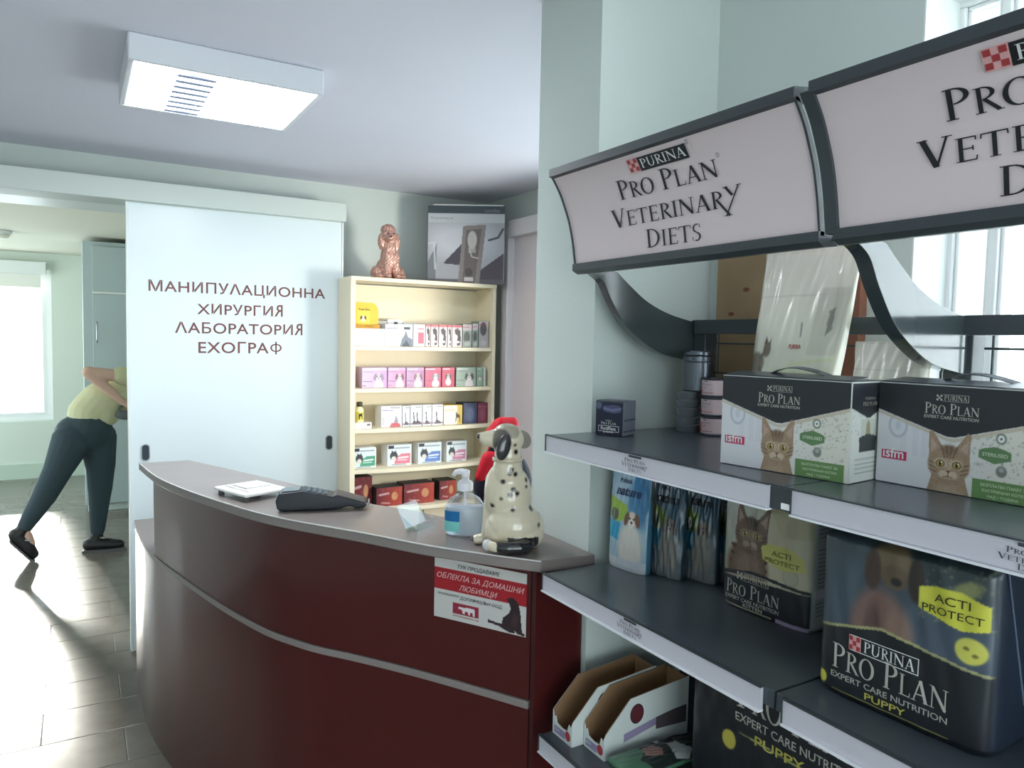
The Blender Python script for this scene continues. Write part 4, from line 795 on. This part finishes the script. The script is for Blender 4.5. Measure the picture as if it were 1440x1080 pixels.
# ---- tins
TIN = mat('tin_metal', rgb(104,108,116), .3, metal=1); PKT = mat('tin_label_pink', rgb(222,196,198), .45)
def tin(label, x, y, z_, r, h, lm, group, ring=True, text=None, band=None):
    t = thing('food_tin', label, 'tin', (x,y,z_), R90, group)
    obj('tin_body', MB().lathe([(r-.001,0),(r,.0015),(r-.0012,.004),(r-.0012,h-.004),(r,h-.0015),(r-.0008,h),(r-.003,h-.0018),(.002,h-.0018)],36), TIN, t, smooth=False)
    obj('label', MB().lathe([(r-.0006,.0045),(r-.0006,h-.0045)],36,cap=False), lm, t, smooth=True)
    obj('pull_ring', MB().tube([(r*.55*math.cos(a)+r*.1, r*.3*math.sin(a), h+.0002) for a in [i*PI/8 for i in range(17)]],.0011,6), TIN, t)
    if text:
        fn = lambda a,b: (r*math.sin(a/r*1.0), -(r+.0004)*math.cos(a/r), b)
        ink('lettering', merge(fit(sans('VETERINARY',1),-.012,.016,h*.62), fit(sans('RECOVERY',1),-.016,.006,h*.46)), fn, I_GREY, t)
        ink('lettering', fit(sans(text,1,0,.02),-.006,.020,h*.2), fn, I_RED, t); ink('label_square', quad(-.020,h*.16,-.010,h*.36), fn, I_RED, t)
        ink('lettering', fit(sans('195',1,0,.02),-.004,.006,h*.8,.004), fn, I_BLACK, t)
    return t
for i,(dx,dy,lab) in enumerate(((.0,.0,'bottom pink-labelled tin of the stack of three, with salmon splash'),(.002,.002,'middle pink-labelled tin of the stack of three'),(.003,.003,'topmost pink-labelled tin of the stack of three'))):
    q = tin(lab, 1.238+dx, 1.194+dy, Z1s+.0430*i, .0290, .0420, PKT, 'pink tins beside the gift box', text='convalescence')
    if i == 0: ink('salmon_splash', ([(-.018,.020),(-.012,.030),(-.004,.027),(.004,.022),(-.002,.016),(-.014,.013)],[tuple(range(6))]), lambda a,b:(.029*math.sin(a/.029),-(.0293)*math.cos(a/.029),b), mat('salmon', rgb(230,130,130),.5), q)
GT = mat('tin_label_grey', rgb(120,126,132), .35, spec=.5)
nm = ['lowest','second','third','fourth','topmost']
for i in range(5):
    t = thing('small_foil_tub', f'{nm[i]} of the five small grey tubs stacked beside the pink tins', 'tub', (1.225,1.264,Z1s+.0190*i), R90, 'grey tubs stacked under the tall tin')
    obj('tub_body', MB().lathe([(.022,0),(.0265,.013),(.0265,.0145),(.0290,.0150),(.0290,.0168),(.0275,.0178)],30), GT, t, smooth=False)
    obj('foil_lid', MB().lathe([(.0282,.0178),(.0282,.0184)],30), mat('foil', rgb(150,154,160), .3, metal=.8), t)
t = thing('tall_tin','tall shiny silver tin on top of the grey tubs under the sign bracket','tin',(1.240,1.250,Z1s+.0956),R90)
obj('tin_body', MB().lathe([(.0325,0),(.0335,.002),(.0335,.066),(.0342,.068),(.0335,.070),(.0335,.080),(.032,.082)],36), TIN, t, smooth=False)
obj('lid', MB().lathe([(.0345,.082),(.0350,.084),(.0350,.090),(.0330,.093)],36), mat('tin_lid_dark', rgb(92,98,106), .25, metal=.9), t)
for a in (-.9,-.2,.5): obj('rivet', MB().ell((.0335*math.sin(a),-.0335*math.cos(a),.075),(.003,.002,.003),10,6), TIN, t, smooth=True)

# ---- bags: closed superellipse loft, painted front half
def bag(name, label, cat_, loc, rz, w_, h_, d_, cv, sidecol, group=None, n=4., topflat=.8, flare=.0, rough=.25, bulge=.0, wr=.0015, seed=1, gusset=True, coat=.3, lean=0, side_cv=None, seal=None, tiltx=0):
    t = thing(name, label, cat_, loc, rz, group)
    XR = [(x,-1) for x in np.linspace(-.96,.96,150)]+[(math.cos(a)*1.0,math.sin(a),1) for a in []]; NV = 180; rg = np.random.default_rng(seed); ph = rg.uniform(0,6.28,12); fr = rg.uniform(6,26,12); fz = rg.uniform(4,22,12)
    wH, hH = w_/2, h_
    sv = np.linspace(0,1,NV); vs = []; cols = []
    C0 = cv.c; lc = lambda a: np.where(a<=.04045, a/12.92, ((a+.055)/1.055)**2.4)
    def prof(v):
        a = wH*(1+flare*(v-.5)); b = d_/2*(1 if v<topflat else max(.04, math.cos((v-topflat)/(1-topflat)*PI/2)))*(1+bulge*math.sin(PI*min(v*1.1,1)))
        if v < .04: a *= .96+.04*v/.04; b *= .92+.08*v/.04
        return a,b
    per = []
    for x_ in np.linspace(-.955,.955,230): per.append((x_, -(1-abs(x_)**n)**(1/n)))
    yc = -(1-.955**n)**(1/n)
    for y_ in np.linspace(yc*.92,-yc*.92,22): per.append(((1-abs(y_)**n)**(1/n), y_))
    for x_ in np.linspace(.955,-.955,24): per.append((x_, (1-abs(x_)**n)**(1/n)))
    for y_ in np.linspace(-yc*.92,yc*.92,22): per.append((-(1-abs(y_)**n)**(1/n), y_))
    NS = len(per)
    def P(i_, v):
        a,b = prof(v); x = a*per[i_][0]; y = b*per[i_][1]
        wv = sum(math.sin(fr[i]*x/wH*1.2+ph[i])*math.sin(fz[i]*v+ph[-i]) for i in range(6))*wr*(.3+.7*v)
        return (x+wH+lean*v, (y+wv)+d_/2+tiltx*v, v*hH), x/wH
    for v in sv:
        for i in range(NS):
            p, xr = P(i, v); vs.append(p); xr = per[i][0]
            if per[i][1] < -.35:
                u = (xr+1)/2; uu = u*(cv.nx-1); vv = v*(cv.ny-1); i0=min(int(uu),cv.nx-1); j0=min(int(vv),cv.ny-1); i1=min(i0+1,cv.nx-1); j1=min(j0+1,cv.ny-1); fu=uu-i0; fv=vv-j0
                front = C0[j0,i0]*(1-fu)*(1-fv)+C0[j0,i1]*fu*(1-fv)+C0[j1,i0]*(1-fu)*fv+C0[j1,i1]*fu*fv
                k = min(1, max(0,(abs(xr)-.955)/.02)); front = front*(1-k)+np.array(sidecol(v) if callable(sidecol) else sidecol)/255.*k; cols.append(front)
            else: cols.append(np.array(sidecol(v) if callable(sidecol) else sidecol)/255.)
    fs = [(j*NS+i, j*NS+(i+1)%NS, (j+1)*NS+(i+1)%NS, (j+1)*NS+i) for j in range(NV-1) for i in range(NS)]+[tuple(range(NS))[::-1], tuple(range((NV-1)*NS,NV*NS))]
    mb = MB(); mb.add(vs, fs)
    # finer sampling towards the front is not needed: superellipse keeps the front flat
    obj('bag_body', mb, printmat('print_film', rough, .6, coat=coat), t, smooth=True, cols=lc(np.array(cols)))
    def fn(ax, az):          # point on the front at metres (ax from left, az up)
        xr = (ax-wH)/wH; v = min(max(az/hH,0),1); a,b = prof(v); x = xr*wH; r = min(abs(x/a),1); y = -b*(1-r**n)**(1/n)
        wv = sum(math.sin(fr[i]*x/wH*1.2+ph[i])*math.sin(fz[i]*v+ph[-i]) for i in range(6))*wr*(.3+.7*v)
        return (x+wH+lean*v, y+wv+d_/2-.0012+tiltx*v, az)
    return t, fn
# kitten food bag (canvas unit about 2 mm)
cv = Canvas(100,130,170,200,(196,186,160)); cv.ell(14,92,34,40,(176,176,172),.7,.8); cv.poly([(44,130),(100,130),(100,84),(70,80)],(178,168,130),.5)
cv.ell(80,90,7,8,(170,164,140),.5,.3); cv.ell(80,46,8,8,(150,144,124),.7,.12); cv.ell(80,46,7,7,(190,182,156),.9,.12)
cv.ell(32,42,24,26,(112,86,68),1,.25); cv.poly([(8,30),(56,30),(52,64),(16,64)],(108,82,64))
for q in (44,52,60): cv.line([(14,q+2),(34,q-5),(54,q+1)],3.0,(54,40,34),.8)
cv.ell(36,38,17,10,(196,180,150),.8,.5); cv.specks(20,18,28,52,44,2.0,(76,56,44),.8)
cat(cv,36,75,18,(108,82,68),(52,36,32),(166,148,130),tilt=.10)
cv.poly([(48,68),(58,72),(78,72),(92,66),(94,54),(72,50),(50,56)],(200,192,108)); cv.poly([(0,0),(100,0),(100,34),(0,32)],(30,32,40)); cv.poly([(0,30),(100,36),(100,37.4),(0,32)],(190,184,150),.8); cv.poly([(0,30),(40,38),(100,34),(100,37),(40,41),(0,34)],(30,32,40))
cv.rect(66,0,100,4.5,(176,160,190)); cv.rect(4,1.8,62,2.8,(196,192,156))
t,fn = bag('kitten_food_bag','cream and black kitten food bag with tabby kitten, on the middle display shelf','bag',(1.100,1.030,Z2s),R90+.05,.202,.262,.075,cv,lambda v:(176,180,178) if v>.02 else (120,120,126),n=5,topflat=.72,wr=.0006,rough=.35,seed=3)
Fk = lambda a,b: fn(a*.00202, b*.00202)
logo(t, Fk, 8, 14, 62, I_SILV, I_SILV); ink('lettering', fit(sans('KITTEN',1,0,.02),30,52,4.2,5), Fk, I_SILV, t); ink('lettering', merge(fit(sans('ACTI',1,0,0,1.2),60,80,62,7), fit(sans('PROTECT',1,0,0,1.2),53,89,55,6)), Fk, mat('ink_olive', rgb(110,104,50),.5), t)
sp_ = MB()
for i in range(26): 
    z_ = .03+i*.0075
    if i not in (4,5,6,17,18): sp_.box(.2024,.2027,.022,.056,z_,z_+.002)
o_ = obj('printed_side_text', sp_, I_GREY, t); o_['kind'] = 'stuff'
# small white label on side
obj('side_label', MB().box(.2026,.2030,.018,.060,.062,.078), mat('side_label_white', rgb(206,204,216), .5), t)

def puppy(label, loc, rz, k, dz, group, h_=.268, d_=.19):
    w_ = .245*k; H_ = h_
    big = k > 1
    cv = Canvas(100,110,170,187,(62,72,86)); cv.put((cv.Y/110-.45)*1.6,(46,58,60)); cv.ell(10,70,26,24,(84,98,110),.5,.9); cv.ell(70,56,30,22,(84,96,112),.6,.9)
    oy = dz
    cv.specks(90,62,64,98,100,.8,(150,150,110),.6); cv.ell(86,86,8,4.4,(150,150,96),.8,.5,.5)
    cv.put((cv.Y<0)*1.,(0,0,0)); cv.ell(40,48,17,26,(120,92,84),1,.3); cv.ell(52,44,9,22,(140,112,98),.7,.4); cv.ell(36,44,5,20,(82,58,56),.8,.5); cv.ell(46,90,12,11,(110,92,70),1,.25); cv.ell(48,82,8,7,(96,78,60),.9,.3); cv.ell(35,84,5,12,(70,50,44),1,.3); cv.ell(60,84,4.5,12,(52,40,38),1,.3); cv.ell(49,80,3,2.4,(34,30,30),.9,.4)
    cv.poly([(62,82),(70,84),(84,84),(97,80),(97,67),(84,64),(62,70)],(212,208,72)); cv.ell(89,55,7.5,7.0,(206,202,92),1,.15); cv.ell(87,56,1.5,1,(120,110,50)); cv.ell(91,53,1.5,1,(120,110,50))
    if big: cv.rect(0,0,100,110,(26,29,36))
    cv.poly([(0,0),(100,0),(100,43),(42,50),(0,40)],(26,29,36)); big or cv.poly([(0,39.5),(42,49.5),(100,42.5),(100,44),(42,51.2),(0,41.2)],(176,172,120),.9)
    big or cv.ell(5.5,9,3.4,3.8,(206,202,72),1,.12); big or cv.rect(12,4,81,4.7,(206,204,110))
    if big: cv.ell(28,46,4.2,6.2,(190,176,74),1,.12); cv.poly([(34,54),(82,52.6),(82,53.4),(34,55)],(190,186,110)); cv.poly([(82,0),(100,0),(100,6),(83,7)],(120,150,70))
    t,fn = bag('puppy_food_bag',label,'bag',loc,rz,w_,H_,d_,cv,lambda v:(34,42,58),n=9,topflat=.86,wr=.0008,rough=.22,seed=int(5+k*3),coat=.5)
    F = (lambda a,b: fn(a/100*w_, (b+oy)/110*H_)) if not big else (lambda a,b: fn(.098+(a-5.5)*.0037, .183+(b-12.0)*.0045))
    lo = merge(fit(serif('PRO PLAN',1,None,[1,.8,.8,1,1,.8,.8,.8]),12,80,18,15)); ink('lettering', lo, F, I_SILV, t)
    ink('lettering', fit(serif('PURINA',1),32,62,33.5,6.5), F, I_WHITE, t)
    ink('logo_frame', merge(quad(24,32,64,32.5),quad(24,41,64,41.5),quad(63.5,32,64,41.5)), F, I_WHITE, t)
    cq = checker(0,0,1); ink('emblem', quad(23,32.2,30.5,41.3), F, I_PALE, t); F2 = lambda a,b: (lambda p:(p[0],p[1]-.0006,p[2]))(F(a,b)); ink('emblem', ([(23.4+a*6.7,32.7+b*8.3) for a,b in cq[0]],cq[1]), F2, I_RED, t)
    ink('lettering', fit(sans('EXPERT CARE NUTRITION',1,0,.01,1.2),12,80,12.0,5), F, I_SILV, t)
    ink('lettering', fit(sans('PUPPY',1,0,.012,1.2),34 if not big else 24,58 if not big else 52,6.2 if not big else 5.6,5.6), F, I_GOLD, t)
    if not big: ink('lettering', merge(fit(sans('ACTI',1,0,0,1.3),70,88,76,6.5), fit(sans('PROTECT',1,0,0,1.3),64,94.5,69.5,6)), F, mat('ink_olive_dark', rgb(50,52,30),.5), t)
    g = MB()
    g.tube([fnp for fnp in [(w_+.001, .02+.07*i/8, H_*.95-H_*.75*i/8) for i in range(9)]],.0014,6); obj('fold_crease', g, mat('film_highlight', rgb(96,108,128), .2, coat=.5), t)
    return t
puppy('dark puppy food bag with yellow hexagon, middle shelf at the right edge', (.955,.700,Z2s), R90+.04, 1, 0, 'dark puppy food bags', d_=.2)
puppy('larger dark puppy food bag on the low shelf under the price rail', (1.05,1.055,Z3s), R90+.04, 1.56, 0, 'dark puppy food bags', h_=.325, d_=.17)

# snack pouches
def pouch(label, loc, rz, w_, dark, seed, h_=.225, lean=0):
    k = .55 if dark else 1; q = lambda *c: tuple(int(a*k) for a in c)
    cv = Canvas(60,110,90,150,q(150,176,190)); cv.rect(0,74,60,110,q(150,176,196)); cv.poly([(34,110),(60,110),(60,56),(50,70),(40,80)],q(40,120,170)); cv.ell(52,76,20,26,q(36,104,150),.8,.6)
    cv.poly([(0,56),(0,78),(30,70),(36,60),(20,50)],q(140,170,60)); cv.ell(12,58,7,7,q(90,96,80)); cv.rect(0,30,26,50,q(40,140,180),.0); cv.poly([(0,34),(22,30),(24,50),(0,52)],q(40,146,186))
    cv.ell(38,26,17,26,q(206,200,192),1,.4); dog(cv,40,56,9,q(206,190,176),q(110,76,60),q(224,216,206),q(210,204,196)); cv.rect(0,0,60,12,q(186,190,196)); cv.rect(0,104,60,110,q(90,110,120))
    t,fn = bag('snack_pouch',label,'pouch',loc,rz,w_,h_,(.045 if not dark else .036),cv,q(60,110,140),'blue snack pouches on the middle shelf',n=2.4,topflat=.25,wr=(.0007 if not dark else .0016),rough=.16,seed=seed,coat=.6,lean=lean)
    F = lambda a,b: fn(a/60*w_, b/110*h_)
    ink('lettering', merge(fit(sans('nature',1,.25,.03),12,50,80,14), fit(sans('PURINA',1,0,.03),16,34,93,6)), F, mat('ink_navy', rgb(30,46,84),.4) if not dark else I_BLACK, t)
    return t
pouch('front snack pouch with blue and green print and a small dog, leftmost', (1.048,1.335,Z2s), R90+.12, .118, False, 11, h_=.232)
pouch('dark blue snack pouch directly behind the leftmost one', (1.100,1.246,Z2s), R90+.12, .09, True, 12)
pouch('dark blue snack pouch third from the left, wrinkled at the base', (1.145,1.190,Z2s), R90+.12, .09, True, 13)
pouch('dark blue snack pouch next to the kitten food bag', (1.188,1.135,Z2s), R90+.1, .10, True, 14)

# pouch lying flat beside the trays
cv = Canvas(50,120,70,150,(44,52,50)); cv.poly([(0,0),(50,0),(50,30),(30,24),(16,40),(0,34)],(84,128,98)); cv.poly([(4,60),(20,70),(44,62),(50,76),(36,92),(20,84),(6,88)],(190,194,190)); cv.poly([(10,40),(26,34),(34,52),(22,60),(12,54)],(176,130,118)); [cv.line([(12+q*4,40),(18+q*4,58)],1,(120,84,76)) for q in range(4)]; cv.ell(36,104,12,8,(60,92,76),.9,.3); cv.ell(10,76,7,10,(30,32,34),1,.3)
t,fn = bag('snack_pouch','dark green printed pouch lying flat beside the right cardboard tray','pouch',(0,0,0),0,.088,.235,.026,cv,(70,110,86),None,n=2.2,topflat=.5,wr=.0008,rough=.2,seed=31,coat=.5)
t.matrix_world = Matrix(((0,0,1,.935),(-1,0,0,1.165),(0,-1,0,Z3s+.030),(0,0,0,1)))

# white litter bags on the shelving top
def whitebag(label, loc, rz, w_, h_, seed, lean=0):
    cv = Canvas(100,130,110,140,(226,222,206)); cv.grad((214,216,196),(230,224,210)); cv.poly([(30,0),(100,0),(100,30),(60,22)],(176,196,110),.8); cv.ell(74,10,30,14,(150,186,80),.7,.8)
    for dx in (0,):
        cv.ell(13,56,13,7,(116,104,88),.95,.3); cv.ell(27,65,5,5,(116,104,88),.95,.3); cv.poly([(3,42),(8,42),(9,54),(4,54)],(104,94,80)); cv.poly([(20,42),(25,42),(24,54),(18,54)],(104,94,80)); cv.poly([(22,68),(24,74),(27,69)],(104,92,78)); cv.poly([(28,69),(31,73),(31,67)],(104,92,78)); cv.poly([(20,58),(26,62),(25,66),(18,60)],(110,98,84))
    cv.put(((54-cv.Y)/12).clip(0,1)*((cv.X-25)/20).clip(0,1)*.8,(170,196,96)); cv.line([(34,44),(60,56),(98,60)],2,(206,216,160),.6)
    cv.rect(0,100,100,101,(206,200,186)); cv.rect(74,62,100,104,(204,200,184),.8); cv.poly([(88,74),(92,78),(90,92),(86,90)],(116,114,104),.7); cv.line([(62,82),(64,74)],1.5,(120,116,110),.8)
    t,fn = bag('litter_bag',label,'bag',loc,rz,w_,h_,.085,cv,(214,210,192),'white litter bags behind the gift boxes',n=2.6,topflat=.35,flare=.24,wr=.0008,rough=.5,seed=seed,coat=.1,lean=lean)
    F = lambda a,b: fn(a/100*w_, b/130*h_)
    ink('lettering', fit(sans('PURINA',1,0,.02),54,68,66,4), F, I_RED, t); 
    return t
whitebag('tall crumpled white and green litter bag in front of the pine board', (1.175,1.082,Z1s), R90+.05, .190, .392, 21, .050)
whitebag('shorter white litter bag behind the curved bracket, right of the tall one', (1.185,.835,Z1s), R90, .125, .215, 22)

# cardboard display trays
KR = mat('kraft_inside', rgb(146,112,80), .7, noise=.04, scale=20); TW_ = mat('tray_outside_white', rgb(214,218,214), .5); LIL = mat('tray_print_lilac', rgb(150,138,170), .5)
def tray(label, x0, y1, wd):
    t = thing('cardboard_display_tray', label, 'box', (x0,y1,Z3s), R90, 'open cardboard display trays on the low shelf')
    D = .235; sidep = [(0,0),(0,.055),(.066,.120),(D,.134),(D,0)]
    for a,nm in ((0,'side_wall'),(wd-.003,'side_wall')):
        o = obj(nm, MB().prism([(p[0],p[1]) for p in sidep], a+.0006, a+.0024,'x'), KR, t)
    obj('outer_print', MB().prism(sidep, wd, wd+.0006,'x'), TW_, t)
    obj('outer_print', MB().prism(sidep, -.0006, 0,'x'), TW_, t)
    obj('bottom', MB().box(.003,wd-.003,.001,D-.001,0,.002), KR, t); obj('back_wall', MB().box(.003,wd-.003,D-.003,D,.002,.13), KR, t)
    fp = [(.0,.0),(wd,.0),(wd,.052),(wd*.92,.040),(wd*.84,.046),(wd*.76,.028),(wd*.5,.027),(wd*.24,.030),(wd*.16,.044),(wd*.08,.040),(0,.054)]
    obj('front_lip', MB().prism(fp,-.0016,0,'y'), TW_, t)
    obj('front_print', MB().box(wd*.10,wd*.66,-.0022,-.0016,.006,.022), LIL, t); obj('front_print', MB().ell((wd*.8,-.0018,.018),(.010,.0006,.011)), I_RED, t)
    ink('lettering', fit(sans('ADULT',1,0,.02),wd*.14,wd*.4,.0135), flat(-.0026), I_WHITE, t)
    S_ = lambda o_: (lambda a,b:(wd+.0009+o_, a, b))
    obj('side_print_badge', MB().ell((wd+.0008,.085,.083),(.0006,.019,.022)), TIN, t); obj('side_print_badge', MB().ell((wd+.0012,.085,.083),(.0006,.0165,.0195)), mat('badge_dark_red', rgb(96,40,48), .5), t)
    ink('side_print_band', ([(.05,.028),(.05,.046),(.14,.062),(.14,.045)],[(0,1,2,3)]), S_(0), LIL, t)
    ink('side_print_band', ([(.14,.035),(.23,.030),(.23,.070),(.19,.068),(.14,.062)],[(0,1,2,3,4)]), S_(0), mat('print_photo_dark', rgb(84,74,78), .5), t)
    return t
tray('cardboard display tray beside the counter end, left one of the pair', .915, 1.334, .074)
tray('cardboard display tray with dark round badge, right one of the pair', .945, 1.256, .072)

# ------------------------------------------------------------ person bending in the far room
pe = thing('person','person in a pale yellow top and dark trousers bending forward beyond the doorway','person',(.10,6.03,0))
SK = mat('skin', rgb(214,176,158), .5, spec=.3); SHIRT = mat('shirt_pale_yellow', rgb(204,202,164), .8, bump=.15, bscale=14); PANT = mat('trousers_dark', rgb(52,68,76), .8, bump=.15, bscale=12); SHOE = mat('shoe_black', rgb(28,28,32), .45); HAIR = mat('hair_brown', rgb(70,48,38), .6)
def L(x,z,y=0): return (x-.10, y, z)
def hand(m, wr, d, side, nrm, curl=.5, s=1):
    wr = Vector(wr); d = Vector(d).normalized(); n_ = Vector(nrm).normalized(); sd_ = d.cross(n_).normalized()*side; n_ = sd_.cross(d).normalized()*side
    for k in (-.028,-.010,.008,.024): m.cone(wr+d*.01+sd_*k*.5, wr+d*.085*s+sd_*k, .014,.0115,8)
    for k,l in ((-.030,.062),(-.011,.074),(.008,.078),(.026,.070)):
        p = wr+d*.085*s+sd_*k; q = p+(d*math.cos(curl)+n_*math.sin(curl))*l*.5; r = q+(d*math.cos(curl*2.2)+n_*math.sin(curl*2.2))*l*.5
        m.cone(p,q,.0090,.0082,8); m.cone(q,r,.0082,.0070,8)
    p = wr+d*.025+sd_*.028; q = p+(d*.7+sd_*.6+n_*.3).normalized()*.038; r = q+(d*.9+n_*.5).normalized()*.03; m.cone(p,q,.012,.010,8); m.cone(q,r,.010,.008,8)
m = MB(); cone = m.cone
cone(L(.04,.90),L(.14,1.12),.12,.12); cone(L(.14,1.12),L(.34,1.22),.115,.11); cone(L(.34,1.24),L(.43,1.25),.075,.05)
cone(L(.43,1.25),L(.49,1.23),.05,.055); m.ell(L(.545,1.20),(.085,.075,.105),20,14, Matrix.Rotation(-1.0,3,'Y')); m.cone(L(.60,1.115),L(.615,1.105),.014,.01,8)
for sy in (-1,1): m.ell(L(.53,1.20,sy*.078),(.022,.008,.03),10,6)
cone(L(.35,1.27,-.13),L(.06,1.315,-.17),.050,.038); cone(L(.06,1.315,-.17),L(.27,1.10,-.14),.042,.025); hand(m, L(.27,1.10,-.14),(1,.1,-.6),1,(-.2,.6,-.8))
cone(L(.36,1.22,.14),L(.18,1.10,.22),.05,.038); cone(L(.18,1.10,.22),L(.36,1.02,.12),.038,.026); hand(m, L(.36,1.02,.12),(1,-.2,-.3),-1,(0,-.6,-.6))
cone(L(-.02,.86,-.05),L(-.19,.50,-.04),.105,.062); cone(L(-.19,.50,-.04),L(-.335,.22,-.03),.058,.036); cone(L(.10,.84,.06),L(.125,.48,.05),.105,.062); cone(L(.125,.48,.05),L(.10,.09,.05),.058,.038)
cone(L(-.335,.22,-.03),L(-.30,.12,-.03),.036,.030); cone(L(.10,.08,.05),L(.20,.04,.03),.036,.028)
link('body', remeshed(m,.0065,3), SK, pe, smooth=True)
m = MB(); cone = m.cone
m.ell(L(.03,.88),(.185,.15,.14)); cone(L(.055,.90),L(.07,.99),.155,.135); cone(L(-.045,.83,-.05),L(-.135,.62,-.045),.130,.092); cone(L(-.135,.62,-.045),L(-.215,.45,-.04),.092,.078); cone(L(-.215,.45,-.04),L(-.325,.255,-.03),.076,.052)
cone(L(.115,.83,.06),L(.13,.62,.05),.125,.098); cone(L(.13,.62,.05),L(.125,.45,.05),.095,.080); cone(L(.125,.45,.05),L(.105,.15,.05),.078,.048)
link('trousers', remeshed(m,.008,4), PANT, pe, smooth=True)
m = MB(); cone = m.cone
cone(L(.065,1.01),L(.14,1.10),.140,.140); cone(L(.14,1.10),L(.34,1.21),.138,.125); m.ell(L(.15,1.02),(.12,.13,.11)); cone(L(.35,1.27,-.12),L(.255,1.29,-.145),.072,.062); cone(L(.36,1.22,.14),L(.28,1.16,.18),.072,.062)
link('shirt', remeshed(m,.008,4), SHIRT, pe, smooth=True)
m = MB(); m.ell(L(.525,1.235),(.10,.088,.10)); m.cone(L(.50,1.27),L(.44,1.16,.06),.05,.03); me = remeshed(m,.008,3)
link('hair', me, HAIR, pe, smooth=True)
for ey in (-.03,.03): obj('eye', MB().ell(L(.608,1.155,ey),(.008,.010,.008),10,6), CB, pe, smooth=True)
def shoe(pts, name='shoe'):
    m = MB()
    for a,b,ra,rb in pts: m.cone(a,b,ra,rb)
    return link(name, remeshed(m,.006,2), SHOE, pe, smooth=True)
s1_ = shoe([(L(.055,.05,.05),L(.17,.045,.03),.048,.044),(L(.17,.042,.03),L(.245,.036,.02),.042,.034),(L(.085,.07,.05),L(.10,.11,.05),.046,.044)])
obj('sole', MB().prism([(-.095,-.0),(-.09,.05),(.10,.02),(.18,.0),(.185,-.04),(.10,-.05),(-.06,.0)],0.0,.018,'z'), mat('sole_grey', rgb(96,96,98), .6), s1_)
m = MB(); m.tube([L(.12,.105,.0),L(.15,.098,.01),L(.16,.09,.05)],.005,6); obj('shoe_lace', m, mat('lace_grey', rgb(170,170,170), .6), s1_)
s2_ = shoe([(L(-.385,.195,-.03),L(-.315,.10,-.03),.046,.044),(L(-.315,.10,-.03),L(-.285,.045,-.03),.043,.034),(L(-.36,.20,-.03),L(-.34,.235,-.03),.045,.044)])
obj('sole', MB().prism([(-.525,.165),(-.505,.150),(-.40,.02),(-.375,.005),(-.385,.0),(-.41,.01),(-.52,.145)],-.065,.005,'y'), mat('sole_grey', rgb(96,96,98), .6), s2_)
m = MB(); m.tube([L(-.33,.16,-.075),L(-.30,.15,-.06),L(-.285,.13,-.03)],.005,6); obj('shoe_lace', m, mat('lace_grey', rgb(170,170,170), .6), s2_)
pk = MB(); pk.ell((.295,5.90,1.005),(.075,.05,.035)); pk.tube([(.235,5.90,1.0),(.25,5.89,1.07),(.33,5.89,1.08)],.01,8)
gb = thing('grey_pouch','grey cloth pouch held in the hands of the bending person','pouch',(.295,5.90,.97)); link('pouch_body', remeshed(MB().add([(a-.295,b-5.90,c_-.97) for a,b,c_ in pk.v],pk.f),.007,3), mat('cloth_grey', rgb(96,104,106), .8), gb, smooth=True)
